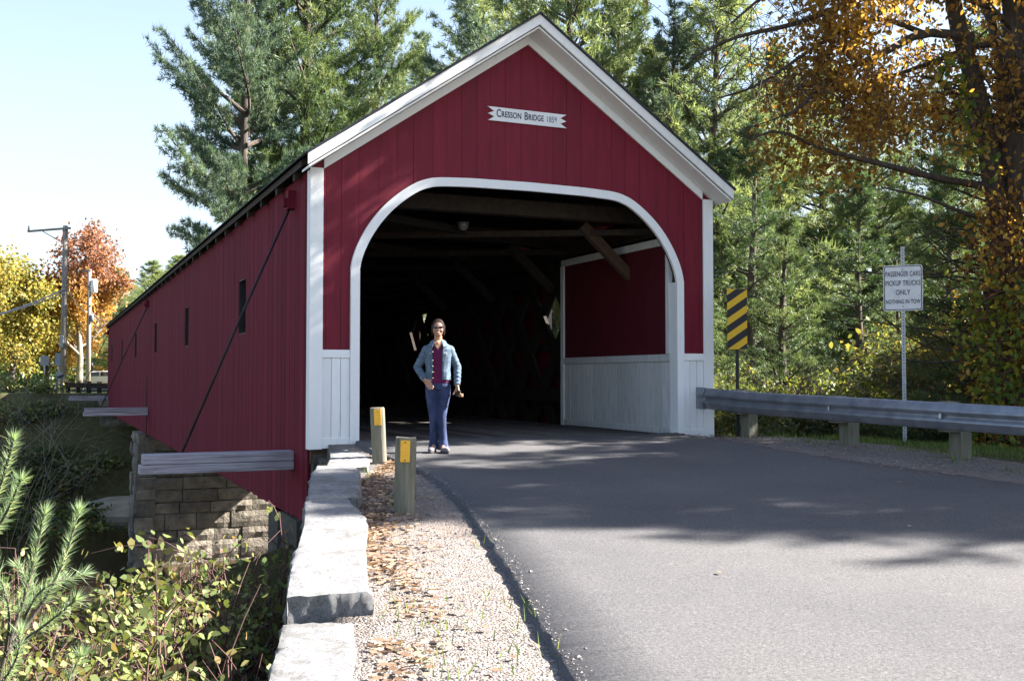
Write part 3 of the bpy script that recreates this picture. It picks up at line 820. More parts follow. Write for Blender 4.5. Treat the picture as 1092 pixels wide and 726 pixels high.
def coping(lbl, left, right, h, zoff, seed):
    """granite coping stone between its river-side edge and its road-side edge, rough quarried faces"""
    n = max(8, int((Vector(left[0])-Vector(left[-1])).length/.045)); A, B = resample(left, n), resample(right, n)
    nc = 12
    cross = [(0, -h), (0, -h*.75), (0, -h*.5), (0, -h*.25), (0, -.018), (.012, -.003)]+[(k/nc, 0) for k in range(1, nc)]+[(.985, -.003), (1, -.018), (1, -h*.25), (1, -h*.5), (1, -h*.75), (1, -h)]
    rows = [(0, 1.0, .0), (0, .7, .0), (0, .4, .0), (0, .12, .0)]+[(i, 0, 0) for i in range(n+1)]+[(n, .12, 0), (n, .4, 0), (n, .7, 0), (n, 1.0, 0)]
    vs = []; m = len(cross)
    for i, drop, _ in rows:
        for t, dz in cross:
            p = A[i].lerp(B[i], t)
            z = dz if drop == 0 else min(dz, -h*drop)
            q3 = Vector((p.x*5, p.y*5, z*6+seed)); q4 = Vector((p.x*19+seed, p.y*19, z*19)); q5 = Vector((p.x*47, p.y*47+seed, z*47))
            s_ = .026*noise.noise(q3)+.016*noise.noise(q4)+.008*noise.noise(q5)
            u = (B[i]-A[i]).normalized(); side = (-1 if t < .5 else 1)*(1 if t in (0, 1) else 0)
            e = 0
            if drop: e = (-1 if i == 0 else 1)
            dvec = (A[min(i+1, n)]-A[max(i-1, 0)]).normalized()
            top = 1 if (0 < t < 1 and drop == 0) else .2
            vs.append((p.x+u.x*side*s_*1.5+dvec.x*e*s_*1.4, p.y+u.y*side*s_*1.5+dvec.y*e*s_*1.4, road_z(p.x, p.y)+zoff+z+s_*.55*top))
    fs = [(i*m+k, i*m+k+1, (i+1)*m+k+1, (i+1)*m+k) for i in range(len(rows)-1) for k in range(m-1)]
    b = MB(); b.add(vs, fs, 0, True, .5)
    o = b.build('coping_stone', M['granite'])
    md = o.modifiers.new('e', 'EDGE_SPLIT'); md.split_angle = rad(48)
    tag(o, lbl, 'coping stone', 'granite coping stones along the wing wall')
coping('small grey coping stone touching the red bridge corner', [(-.08, -1.4), (-.22, -2.0), (-.5, -2.9)], [(.16, -1.4), (.2, -2.0), (-.04, -2.9)], .3, .07, 3)
coping('tapered coping stone beside the far leaning post, partly in shade', [(-.6, -2.96), (-.86, -3.8), (-1.2, -5.15)], [(-.2, -2.98), (-.38, -3.8), (-.77, -5.15)], .34, .11, 11)
coping('long bright coping stone beside the near post, with its broken grey end showing', [(-1.24, -5.22), (-1.5, -6.3), (-1.84, -7.5), (-2.03, -8.25)], [(-.88, -5.2), (-1.0, -6.2), (-1.36, -7.4), (-1.6, -8.32)], .42, .12, 23)
coping('lowest white coping stone, cut off by the bottom of the photo', [(-2.08, -8.4), (-2.36, -9.4), (-2.65, -10.4), (-3.05, -11.5)], [(-1.72, -8.5), (-1.98, -9.4), (-2.25, -10.4), (-2.6, -11.6)], .4, .02, 31)

# ------------------------------------------------------------------ posts
def bollard(px, py, h, w, tiltx, tilty, lbl, rz):
    g = G(px, py)
    t = empty('wooden_post', (g.x, g.y, g.z-.02), rz, lbl, 'post', 'wooden marker posts on the gravel shoulder')
    t.rotation_euler = (tilty, tiltx, rz)
    b = MB(); vs = []; n = 20
    levels = [-.15, 0, .1, .2, .3, .4, .5, h-.015, h]
    for z in levels:
        for k in range(n):
            a = 2*math.pi*k/n
            r = w/2/(max(abs(math.cos(a)), abs(math.sin(a))))**.8
            r = min(r, w*.62); r *= 1+.04*noise.noise(Vector((math.cos(a)*2, math.sin(a)*2, z*1.2)))
            if z == h: r *= .95
            vs.append((r*math.cos(a), r*math.sin(a), z+(.012*noise.noise(Vector((a, 3, w*50))) if z == h else 0)))
    fs = [(i*n+k, i*n+(k+1) % n, (i+1)*n+(k+1) % n, (i+1)*n+k) for i in range(len(levels)-1) for k in range(n)]
    b.add(vs, fs, 0, True, .5); b.add(vs[-n:], [list(range(n))], 1, False, .5)
    b.build('post_shaft', [M['post_wood'], M['end_grain']], t)
    b = MB(); b.b2(-.04, .04, -w/2-.014, -w/2-.006, h-.2, h-.02); b.build('reflector', M['amber'], t, bevel=.002)
    for z in (h-.035, h-.185): b = MB(); b.tube([(0, -w/2-.019, z), (0, -w/2-.013, z)], .006, 8); b.build('screw', M['cable'], t)
    return t
bollard(431, 547, .655, .175, .02, .0, 'upright wooden post with amber reflector, nearer the camera beside the long stone', -.36)
bollard(405, 494, .66, .165, -.05, -.02, 'leaning wooden post with amber reflector, in front of the white portal panel', -.3)

# ------------------------------------------------------------------ guardrail
def guardrail():
    pts = [at(745, 424, 16.25), at(772, 426.5, 15.7), at(800, 429.5, 15.25), at(850, 433, 14.45), at(955, 440, 12.95), at(1092, 449, 11.5), at(1300, 461, 10.0), at(1600, 476, 8.6)]
    t = empty('guardrail', (pts[0].x, pts[0].y, 0), 0, 'galvanised steel guardrail on wooden posts along the right of the road', 'guardrail')
    o0 = Vector((pts[0].x, pts[0].y, 0))
    P = resample([(p.x, p.y, p.z) for p in pts], 70)
    prof = [(-.155, .0), (-.145, .022), (-.105, .03), (-.07, .062), (-.055, .068), (-.035, .05), (-.012, .006), (.012, .006), (.035, .05), (.055, .068), (.07, .062), (.105, .03), (.145, .022), (.155, .0)]
    prof = [(z*1.02, y) for z, y in prof]
    b = MB(); vs = []
    for i, p in enumerate(P):
        d = (P[min(i+1, len(P)-1)]-P[max(i-1, 0)]).normalized(); nrm = d.cross(Vector((0, 0, 1))).normalized()
        if nrm.dot(CAM-p) < 0: nrm = -nrm
        for z, y in prof: vs.append(p+Vector((0, 0, z))+nrm*y-o0)
    n = len(prof); fs = [(i*n+k, i*n+k+1, (i+1)*n+k+1, (i+1)*n+k) for i in range(3, len(P)-1) for k in range(n-1)]
    b.add(vs, fs, 0, True, .5)
    o = b.build('rail_beam', M['galv'], t); md = o.modifiers.new('s', 'SOLIDIFY'); md.thickness = .004
    # end shoe: flared flat plate
    b = MB(); vs = []
    for i in range(0, 5):
        p = P[i]; d = (P[i+1]-P[max(i-1, 0)]).normalized(); nrm = d.cross(Vector((0, 0, 1))).normalized()
        if nrm.dot(CAM-p) < 0: nrm = -nrm
        f = min(1, i/4)
        for z, y in prof: vs.append(p+Vector((0, 0, z*1.03))+nrm*(y*f+.016+(1-f)*.03)-o0)
    fs = [(i*n+k, i*n+k+1, (i+1)*n+k+1, (i+1)*n+k) for i in range(4) for k in range(n-1)]
    b.add(vs, fs, 0, True, .5); o = b.build('end_shoe', M['galv'], t); md = o.modifiers.new('s', 'SOLIDIFY'); md.thickness = .006
    # posts with offset blocks, reflectors
    for px, d in ((782, 15.6), (889, 13.9), (1010, 12.35), (1165, 10.95), (1360, 9.75)):
        q = min(P, key=lambda p: abs(((p-CAM).dot(RT))/((p-CAM).dot(FW))*FPX+546-px))
        i = P.index(q); dd = (P[min(i+1, len(P)-1)]-P[max(i-1, 0)]).normalized(); nrm = dd.cross(Vector((0, 0, 1))).normalized()
        if nrm.dot(CAM-q) < 0: nrm = -nrm
        Mx = Matrix((dd, nrm, Vector((0, 0, 1)))).transposed()
        gz = road_z(q.x, q.y)
        b = MB(); b.box(q-nrm*.125-o0+Vector((0, 0, -.01)), (.15, .2, .36), Mx); b.build('offset_block', M['post_wood'], t, bevel=.006)
        c = q-nrm*.33-o0; zc = (gz-.3+q.z+.14)/2
        b = MB(); b.box(Vector((c.x, c.y, zc)), (.17, .2, q.z+.14-gz+.3), Mx); b.build('rail_post', M['post_wood'], t, bevel=.008)
        if px in (889, 1010, 1165):
            b = MB(); c = q-o0+nrm*.02
            b.prism([c+dd*-.03+Vector((0, 0, -.065))+nrm*.004, c+dd*-.03+Vector((0, 0, .065))+nrm*.004, c+dd*.035+nrm*.05+Vector((0, 0, .02)), c+dd*.035+nrm*.05+Vector((0, 0, -.02))], dd*.006)
            b.build('reflector', M['signwhite'], t)
        b = MB(); b.tube([q-o0+nrm*.006, q-o0+nrm*.02], .014, 8); b.build('bolt', M['galv'], t)
guardrail()

# ------------------------------------------------------------------ signs
def facing(loc):  # rotation so that local -Y looks at the camera
    d = CAM-loc; return math.atan2(d.x, -d.y)
p = at(787, 462, 15.9); zg = terr(p.x, p.y)
hm = empty('hazard_marker', (p.x, p.y, zg), facing(p)+.12, 'black and yellow striped hazard marker on a black post behind the guardrail', 'road sign')
zc = at(787, 340, 15.9).z-zg
b = MB(); b.box((0, .035, (zc+.4)/2-.2), (.05, .03, zc+.4+.4)); b.build('sign_post', M['black'], hm, bevel=.004)
b = MB(); b.b2(-.15, .15, -.004, .004, zc-.46, zc+.46, rnd=.5); b.build('sign_panel', M['yellow'], hm)
b = MB()
for k in range(-2, 5):
    z0 = zc-.46+k*.235
    q = [(-.15, z0), (.15, z0+.21), (.15, z0+.21+.12), (-.15, z0+.12)]
    # clip to the panel
    def clip(poly, zl, up):
        out = []
        for (xa, za), (xb, zb) in zip(poly, poly[1:]+poly[:1]):
            ia, ib = ((za <= zl) == up or za == zl), ((zb <= zl) == up or zb == zl)
            if ia: out.append((xa, za))
            if ia != ib: t = (zl-za)/(zb-za); out.append((xa+(xb-xa)*t, zl))
        return out
    q = clip(q, zc+.458, True); q = clip(q, zc-.458, False) if q else q
    if len(q) >= 3: b.prism([(x, -.0065, z) for x, z in q], (0, .002, 0))
b.build('stripes', M['black'], hm)

p = at(965, 475, 16.9); zg = terr(p.x, p.y)
ls = empty('weight_sign', (p.x, p.y, zg), facing(p)-.08, 'white rectangular vehicle restriction sign on a perforated steel post', 'road sign')
zt_, zb_ = at(965, 282, 16.9).z-zg, at(965, 331, 16.9).z-zg; ztp = at(965, 262, 16.9).z-zg
b = MB(); b.b2(-.03, .03, .008, .04, -.3, ztp)
z = .1
while z < ztp-.04: b.tube([(0, .0072, z), (0, .009, z)], .009, 8, mat=1); z += .05
b.build('sign_post', [M['galv_post'], M['black']], ls)
def rrect(w, h, r, n=6):
    out = []
    for cx, cz, a0 in ((w/2-r, h/2-r, 0), (-w/2+r, h/2-r, 90), (-w/2+r, -h/2+r, 180), (w/2-r, -h/2+r, 270)):
        for k in range(n+1): a = rad(a0+90*k/n); out.append((cx+r*math.cos(a), cz+r*math.sin(a)))
    return out
sw, sh = .6, zt_-zb_; zc = (zt_+zb_)/2
b = MB(); b.prism([(x, 0, zc+z) for x, z in rrect(sw, sh, .04)][::-1], (0, .004, 0)); b.build('sign_panel', M['signwhite'], ls)
b = MB(); ro, ri = rrect(sw-.025, sh-.025, .035), rrect(sw-.05, sh-.05, .03)
for i in range(len(ro)): j = (i+1) % len(ro); b.prism([(ro[i][0], -.003, zc+ro[i][1]), (ro[j][0], -.003, zc+ro[j][1]), (ri[j][0], -.003, zc+ri[j][1]), (ri[i][0], -.003, zc+ri[i][1])], (0, .0015, 0))
b.build('sign_border', M['ink_sign'], ls)
for s, dz, size in (('PASSENGER CARS', .225, .115), ('PICKUP TRUCKS', .075, .115), ('ONLY', -.075, .115), ('NOTHING IN TOW', -.225, .095)):
    o, me = text_mesh('lettering', s, size, M['ink_sign'], ls, .62 if len(s) > 5 else .7)
    a, c = bbox_x(me)
    if (c-a)*.62 > .53: o.scale.x = .53/(c-a)
    o.rotation_euler = (math.pi/2, 0, 0); o.location = (0, -.003, zc+dz)
for dz in (.3, -.3): b = MB(); b.tube([(0, -.008, zc+dz), (0, 0, zc+dz)], .012, 10); b.build('bolt', M['galv_post'], ls)

# ------------------------------------------------------------------ vegetation
def pine_data(seed, H, R, z_first=.12, dens=1.0, bl=.22, bw=.03, whorl=.85, gap=.18, droop=0.0, blades=12, shape='pine'):
    """a white-pine like tree: returns (wood MB, needle verts, needle rnd)"""
    rng = np.random.default_rng(seed); pr = random.Random(seed)
    wood = MB()
    bend = [Vector((.25*math.sin(seed+i*.7)*i/8, .25*math.cos(seed*2+i*.6)*i/8, H*i/8)) for i in range(9)]
    def tr(z):
        t = min(z/H, .999)*8; k = int(t); return bend[k].lerp(bend[k+1], t-k)
    wood.tube(bend, [max(.02, .017*H*(1-i/8)**.8+.02) for i in range(9)], 9)
    P, D, rn = [], [], []
    z = H*z_first; wh = 0
    while z < H-.3:
        t = z/H
        if shape == 'pine': prof = min(1.0, (1-t)*1.55+.06)*(.72+.28*math.sin(min(1, (t-z_first)/.2)*1.57))
        else: prof = (1-t)**.85+.03
        nb = pr.randint(4, 6) if t < .9 else 4
        a0 = pr.random()*6.28
        for k in range(nb):
            if pr.random() < gap: continue
            a = a0+6.283*k/nb+pr.uniform(-.35, .35)
            L = R*prof*pr.uniform(.55, 1.15)
            if L < .25: continue
            base = tr(z+pr.uniform(-.3, .3))
            el = -.12+t*.75+pr.uniform(-.1, .15)-droop
            hd = Vector((math.cos(a), math.sin(a), 0)); side = Vector((-math.sin(a), math.cos(a), 0))
            n = 7; pts = []
            for i in range(n+1):
                u = i/n; pts.append(base+hd*L*u*math.cos(el)+Vector((0, 0, L*(math.sin(el)*u+.16*u*u)))+side*L*.06*math.sin(u*4+wh))
            wood.tube(pts, [max(.008, .02*L*(1-i/n)**.8+.006) for i in range(n+1)], 5, cap=False)
            br = pr.random()
            # side twigs
            nt_ = max(4, int(L*3.4*dens)); 
            for j in range(nt_):
                u = .22+.78*(j+pr.random())/nt_
                q = min(int(u*n), n-1); c = pts[q].lerp(pts[q+1], u*n-q)
                sl = L*(.34*(1-u)+.13)*pr.uniform(.6, 1.2); sg = 1 if j % 2 else -1
                td = (hd*.75+side*sg*pr.uniform(.4, 1.1)+Vector((0, 0, pr.uniform(-.05, .35)))).normalized()
                ncl = max(2, int(sl/.28))
                for m in range(ncl):
                    cc = c+td*sl*(m+1)/ncl+Vector((pr.gauss(0, .06), pr.gauss(0, .06), pr.gauss(0, .05)))
                    P.append(cc); D.append(td); rn.append(min(1, max(0, .5*br+.5*pr.random())))
            P.append(pts[-1]); D.append(hd); rn.append(br)
        z += whorl*pr.uniform(.75, 1.25)*(1 if t < .8 else .6); wh += 1
    P = np.array([tuple(p) for p in P]); D = np.array([tuple(d) for d in D]); rn = np.array(rn)
    N = len(P); idx = np.repeat(np.arange(N), blades)
    PP = P[idx]+rng.normal(size=(len(idx), 3))*.07*np.array([1, 1, .6])
    DD = D[idx]*.7+rng.normal(size=(len(idx), 3))*.62+np.array([0, 0, .28])
    V = poly_blades(rng, PP, DD, bl*rng.uniform(.7, 1.3, len(idx)), np.full(len(idx), bw))
    rr = np.clip(rn[idx]+rng.normal(size=len(idx))*.13, 0, 1)
    return wood, V, rr

class TreeKind:
    def __init__(self, name, wood, V, nper, rr, leaf, bark, crown='crown'):
        self.t = bpy.data.objects.new(name, None); self.name = name
        self.wood = wood; self.args = (V, nper, rr, leaf); self.bark = bark; self.used = None; self.crown = crown
    def place(self, p, s, rz, lbl, cat, group, sz=None):
        if self.used is None:
            t = empty(self.name, p, rz, lbl, cat, group)
            self.wood.build('trunk', self.bark, t)
            V, nper, rr, leaf = self.args; np_mesh(self.crown, V, nper, leaf, rr, t)
            self.used = t
        else:
            t = copy_tree(self.used); t.location = p; t.rotation_euler = (0, 0, rz); tag(t, lbl, cat, group)
        t.scale = (s, s, sz or s)
        return t

def decid_data(seed, H, R, leafsize, nleaf, trunk_r, z_lo=.25, clump=.5, droop=.5, levels=4, flat=.0):
    rng = np.random.default_rng(seed); pr = random.Random(seed); wood = MB(); tips = []
    def grow(p, d, L, r, lev):
        n = 5; pts = [p]; dd = d.copy()
        for i in range(n):
            dd = (dd+Vector((pr.gauss(0, .1), pr.gauss(0, .1), pr.gauss(.02, .07)))).normalized(); pts.append(pts[-1]+dd*L/n)
        rs = [max(.006, r*(1-.55*i/n)) for i in range(n+1)]
        wood.tube(pts, rs, 8 if lev < 2 else 4, cap=False)
        if lev >= levels-2:
            for q in pts[1:]: tips.append(q)
        if lev < levels:
            kids = pr.randint(3, 4)
            for k in range(kids):
                u = pr.uniform(.35, 1.0) if lev > 0 else pr.uniform(z_lo, 1.0)
                q = min(int(u*n), n-1); c = pts[q].lerp(pts[q+1], u*n-q)
                a = pr.random()*6.283; o = dd.orthogonal().normalized(); o = Matrix.Rotation(a, 3, dd) @ o
                nd = (dd*pr.uniform(.5, .9)+o*pr.uniform(.55, 1.0)+Vector((0, 0, .1))).normalized()
                grow(c, nd, L*pr.uniform(.55, .75), rs[-1]*pr.uniform(.6, .85), lev+1)
    K = 7
    pts = [Vector((.1*math.sin(i*1.3+seed), .1*math.cos(i+seed), H*.62*i/K)) for i in range(K+1)]
    wood.tube(pts, [trunk_r*(1.25 if i == 0 else 1-.6*i/K) for i in range(K+1)], 10)
    for k in range(11):
        u = z_lo+(1-z_lo)*(k+.5)/11; q = min(int(u*K), K-1); c = pts[q].lerp(pts[q+1], u*K-q)
        a = k*2.4+pr.uniform(-.3, .3); e = pr.uniform(.15, .5)+u*.55
        grow(c, Vector((math.cos(a)*math.cos(e), math.sin(a)*math.cos(e), math.sin(e))), R*pr.uniform(.5, .72)*(1.15-.4*u), trunk_r*.42*(1.1-.5*u), 1)
    T = np.array([tuple(q) for q in tips]); tr_ = rng.uniform(0, 1, len(T))
    idx = rng.integers(0, len(T), nleaf)
    P = T[idx]+rng.normal(size=(nleaf, 3))*clump
    V = leaf_quads(rng, P, leafsize, droop, flat)
    rr = np.clip(tr_[idx]*.45+rng.uniform(0, .55, nleaf), 0, 1)
    return wood, V, rr

print('pines')
def mk_pine(name, leaf, *a, **k):
    w_, V, r = pine_data(*a, **k); return TreeKind(name, w_, V, 3, r, leaf, M['bark'])
pA = mk_pine('white_pine', M['pine'], 11, 26, 6.0, z_first=.12, bl=.34, bw=.045, blades=17, gap=.14, whorl=.7, dens=1.25)
pB = mk_pine('white_pine', M['pine_blue'], 23, 26, 6.8, z_first=.2, bl=.34, bw=.045, blades=17, gap=.3, whorl=.95, dens=1.35)
pC = mk_pine('white_pine', M['pine_pale'], 37, 20, 5.2, z_first=.08, bl=.3, bw=.042, blades=16, gap=.14, whorl=.62, dens=1.25)
hA = mk_pine('hemlock', M['hemlock'], 51, 14, 3.6, z_first=.04, bl=.17, bw=.026, blades=24, gap=.1, whorl=.45, dens=1.5, shape='cone', droop=.12)
hB = mk_pine('hemlock', M['pine'], 57, 12, 3.4, z_first=.05, bl=.17, bw=.026, blades=24, gap=.14, whorl=.45, dens=1.5, shape='cone', droop=.05)

def ptree(kind, px, d, topy, H0, lbl, cat='pine tree', group='pine trees behind the red bridge', rz=None, wide=1.0):
    p = at(px, 402, d); z = terr(p.x, p.y)
    h = at(px, topy, d).z-z
    s = h/H0
    return kind.place((p.x, p.y, z-.15), s*wide, random.uniform(0, 6.28) if rz is None else rz, lbl, cat, group, sz=s)
G1_ = 'tall pine trees behind the red bridge'
ptree(pB, 258, 64, -230, 26, 'tall bluish pine farthest left behind the bridge roof, branches reaching into the sky', group=G1_, wide=.56)
ptree(pA, 324, 70, -280, 26, 'tall green pine just right of the leftmost one behind the bridge roof', group=G1_, wide=.62)
ptree(pB, 290, 76, -120, 20, 'slimmer pine nestled between the two leftmost tall pines', group=G1_, wide=.6)
ptree(pA, 398, 80, -150, 26, 'pine whose trunk stands above the middle of the left roof slope', group=G1_, wide=.55)
ptree(pB, 448, 98, 30, 26, 'distant small pine low over the left roof slope', group=G1_, wide=.85)
ptree(pC, 515, 72, -70, 20, 'pine seen in the sky gap just left of the gable peak', group=G1_, wide=.9)
ptree(pB, 560, 60, -230, 26, 'bluish pine directly behind the gable peak', group=G1_, wide=.6)
ptree(pC, 609, 52, -220, 20, 'pale sunlit pine with visible trunk just right of the gable peak', group=G1_, wide=.62)
ptree(pA, 664, 54, -60, 26, 'pine rising over the right roof slope, its top against the sky', group=G1_, wide=.9)
ptree(pC, 694, 52, 35, 20, 'low pale pine tucked behind the right eave', group=G1_)
ptree(pB, 718, 50, -20, 26, 'bluish pine between the right eave and the oak leaves', group=G1_, wide=.8)
ptree(pC, 762, 51, -60, 20, 'tall pale pine behind the striped marker, reaching up into the oak leaves', group=G1_, wide=.95)
G2_ = 'dark conifers across the river on the right'
R_list = [(hB, 745, 27, 255, 'pale hemlock close behind the striped marker, lowest of its row'), (hA, 800, 36, 120, 'dark hemlock standing between the striped marker and the white sign'),
          (hB, 838, 30, 215, 'pale green hemlock rising just above the left part of the guardrail'), (pC, 880, 57, 60, 'pale pine halfway between the striped marker and the white sign'),
          (hA, 920, 33, 170, 'shaded hemlock left of the white sign'), (pA, 935, 52, 75, 'tall pine far behind the white sign'),
          (hB, 962, 27, 270, 'small light hemlock behind the white sign post'), (hA, 1010, 37, 150, 'dark hemlock right of the white sign'),
          (pC, 1035, 50, 110, 'pale pine showing through the oak near the right edge'), (hA, 1075, 30, 190, 'hemlock behind the oak trunks at the right edge'),
          
          (pA, 830, 62, 40, 'farthest tall pine seen above the hemlocks right of the bridge'), (pB, 1000, 66, 60, 'farthest bluish pine high behind the white sign'),
          (hA, 772, 48, 150, 'hemlock behind the striped marker, second row')]
for kd, px, d, ty, lb in R_list:
    ptree(kd, px, d, ty, {pA: 26, pB: 26, pC: 20, hA: 14, hB: 12}[kd], lb, 'pine tree' if kd in (pA, pB, pC) else 'hemlock tree', G2_)
G3_ = 'distant pines beyond the far end of the bridge'
for px, d, ty, lb in ((128, 118, 283, 'distant pine just left of the far roof end'), (158, 126, 276, 'distant pine right of the orange maple over the far roof'), (186, 132, 270, 'distant pine farthest right over the far roof'), (-20, 140, 300, 'distant pine at the left edge behind the yellow maple'), (215, 110, 262, 'distant pine hidden mostly behind the far roof')):
    ptree(pC, px, d, ty, 20, lb, group=G3_, wide=1.7)
# shade trees right of the road, outside the frame
def wtree(kind, x, y, s, lbl, cat='pine tree', sz=None):
    return kind.place((x, y, terr(x, y)-.2), s, random.uniform(0, 6.28), lbl, cat, 'trees shading the road from the right', sz)
sh = [(pA, 15.8, -3.2, .62), (pB, 19.5, -7.0, .66), (pA, 20.5, .5, .68), (pA, 24.5, -3.4, .82), (pA, 27, -8.2, .85), (hA, 14.8, -7.0, .82), (hA, 18.2, -2.0, .95), (hB, 14, 1.2, .9), (pB, 23, -9.8, .68), (hA, 22, -5.4, 1.05), (pA, 15.6, -8.6, .62), (pB, 19.4, -10.6, .72), (pA, 24.5, -12.6, .84), (hA, 17.2, -8.2, 1.1), (pB, 13.2, -7.4, .5)]
nm = ['first', 'second', 'third']
desc = ['nearest the oak', 'at the back of the clump', 'leaning over the verge', 'in the middle of the clump', 'at the southern back corner', 'with low skirts near the guardrail', 'between two pines', 'pale one next to the oak', 'at the southern end of the clump', 'deep inside the clump', 'close beside the road verge', 'second from the southern end', 'southernmost tall one', 'bushy one near the verge', 'slender one nearest the road']
for (kd, x, y, s), ds in zip(sh, desc):
    wtree(kd, x, y, s, 'shade casting conifer right of the road, '+ds, 'pine tree' if kd in (pA, pB) else 'hemlock tree')

print('oak')
# the oak at the right edge: hand placed stems and limbs
rngo = np.random.default_rng(5); pr = random.Random(5)
ob = at(1078, 402, 17.3); oz = terr(ob.x, ob.y)
O = Vector((ob.x, ob.y, oz))
oak = empty('oak_tree', O, 0, 'big russet leaved oak with forked trunk at the right edge behind the guardrail', 'oak tree')
wd = MB(); tips = []
def limb(pxs, r0, r1, n=12, twigs=True, first=.25):
    pts = resample([tuple(at(px, py, d)-O) for px, py, d in pxs], n)
    rs = [r0+(r1-r0)*(i/n)**.8 for i in range(n+1)]
    wd.tube(pts, rs, 10 if r0 > .08 else 6, cap=False)
    if twigs:
        L = sum((a-c).length for a, c in zip(pts, pts[1:]))
        for k in range(int(L*3.6)):
            u = first+(1-first)*pr.random(); q = min(int(u*n), n-1); c = pts[q].lerp(pts[q+1], u*n-q)
            d = (pts[q+1]-pts[q]).normalized()
            o = Matrix.Rotation(pr.random()*6.283, 3, d) @ d.orthogonal().normalized()
            twig(c, (d*.5+o*.8+Vector((0, 0, -.02))).normalized(), pr.uniform(.8, 1.9)*(1-.3*u), max(.008, r1*.45), 0)
def twig(p, d, L, r, lev):
    n = 4; pts = [p]; dd = d.copy()
    for i in range(n): dd = (dd+Vector((pr.gauss(0, .14), pr.gauss(0, .14), pr.gauss(-.03, .1)))).normalized(); pts.append(pts[-1]+dd*L/n)
    if any(q_.z+O.z < 4.1 and q_.x < -.4 for q_ in pts): return      # no low twigs over the verge
    wd.tube(pts, [max(.004, r*(1-.6*i/n)) for i in range(n+1)], 4, cap=False)
    if lev >= 1: tips.extend(pts[1:])
    else: tips.append(pts[-1])
    if lev < 2:
        for k in range(pr.randint(2, 3)):
            u = pr.uniform(.3, 1); q = min(int(u*n), n-1); c = pts[q].lerp(pts[q+1], u*n-q)
            o = Matrix.Rotation(pr.random()*6.283, 3, dd) @ dd.orthogonal().normalized()
            twig(c, (dd*.6+o*.75).normalized(), L*pr.uniform(.45, .7), r*.6, lev+1)
D0 = 17.3
limb([(1082, 480, D0), (1082, 380, D0), (1084, 300, D0), (1082, 150, D0), (1080, 0, D0-.2), (1075, -180, D0-.4), (1060, -360, D0)], .27, .12, first=.5)
limb([(1080, 300, D0), (1060, 200, D0), (1045, 110, D0-.3), (1022, 30, D0-.5), (1005, -60, D0-.7), (980, -200, D0-1), (940, -330, D0-1)], .2, .08, first=.55)
limb([(1036, 40, D0-.5), (985, 36, D0-.8), (940, 58, D0-1.2), (890, 80, D0-1.4), (860, 108, D0-1.6), (838, 125, D0-1.8)], .085, .02)
limb([(1085, 45, D0), (1040, 50, D0+.3), (985, 70, D0+.6), (920, 90, D0+.8), (850, 100, D0+1)], .07, .015)
limb([(1060, 200, D0), (1000, 190, D0-.3), (940, 175, D0-.8), (880, 160, D0-1.0), (830, 140, D0-1.2), (800, 150, D0-1.2)], .07, .015)
limb([(1075, 240, D0), (1030, 228, D0-.4), (985, 210, D0-.6), (940, 200, D0-.8)], .05, .012)
limb([(1015, 0, D0-.5), (950, -40, D0-1), (880, -30, D0-1.6), (830, -15, D0-1.8), (780, 25, D0-2)], .08, .015)
limb([(1008, -20, D0-.6), (930, -5, D0-1.2), (850, 25, D0-1.6), (785, 40, D0-1.8), (738, 62, D0-1.9)], .07, .015)
limb([(985, 36, D0-.8), (930, 20, D0-1.2), (870, 50, D0-1.5), (810, 90, D0-1.7), (765, 105, D0-1.7)], .05, .012)
limb([(1000, -60, D0-.8), (920, -110, D0-1.4), (840, -110, D0-2), (780, -60, D0-2.2)], .08, .015)
limb([(1078, 100, D0), (1040, -10, D0+1.5), (960, -70, D0+3), (880, -60, D0+4)], .09, .02)
limb([(1075, -100, D0), (980, -200, D0-3), (900, -220, D0-5), (820, -200, D0-6)], .09, .02)
limb([(1080, 30, D0), (1150, -40, D0+1), (1220, -60, D0+1.5)], .09, .02)
limb([(1080, 80, D0), (1180, 20, D0+.5), (1300, -20, D0+1)], .09, .02)
limb([(1078, -60, D0), (1120, -160, D0+2), (1130, -260, D0+3.5)], .08, .02)
limb([(1060, 150, D0), (1010, 120, D0+2), (960, 120, D0+3.5)], .07, .015)
limb([(1060, -200, D0), (1000, -320, D0+2), (930, -360, D0+3)], .07, .015)
limb([(1070, -150, D0), (1120, -280, D0-2), (1160, -330, D0-3)], .07, .015)
# dead lower branches without leaves
tsave = len(tips)
for k in range(14):
    y0 = pr.uniform(255, 420); x1 = pr.uniform(880, 1000)
    limb([(1080, y0, D0), ((1080+x1)/2, y0+pr.uniform(-25, 20), D0+pr.uniform(.2, 1.5)), (x1, y0+pr.uniform(-60, 50), D0+pr.uniform(.6, 2))], .028, .006, n=8, twigs=False)
wd.build('trunk', M['bark'], oak)
T = np.array([tuple(t) for t in tips]); print('oak tips', len(T))
NLF = 84000
idx = rngo.integers(0, len(T), NLF); P = T[idx]+rngo.normal(size=(NLF, 3))*.19
# keep sky gap and top right thinner: drop leaves by a smooth noise field in world space
nz = np.array([noise.noise(Vector(p)*.55+Vector((3, 1, 7))) for p in P]); keep = (nz > -.2) & ~((P[:, 0]+O.x < 6.9+np.clip(P[:, 2]+O.z-6.5, -1.5, 0)*-.2) & (P[:, 2]+O.z < 6.6)) & ~((P[:, 2]+O.z < 3.6) & (P[:, 0] < -.8))
P = P[keep]; idx = idx[keep]
cr = rngo.uniform(0, 1, len(T))
V = leaf_quads(rngo, P, .105, .9, 0, .5)
zz = np.clip((P[:, 2]-3)/12, 0, 1)
np_mesh('crown', V, 6, M['oak'], np.clip(cr[idx]*.5+rngo.uniform(0, .5, len(P)), 0, 1), oak)
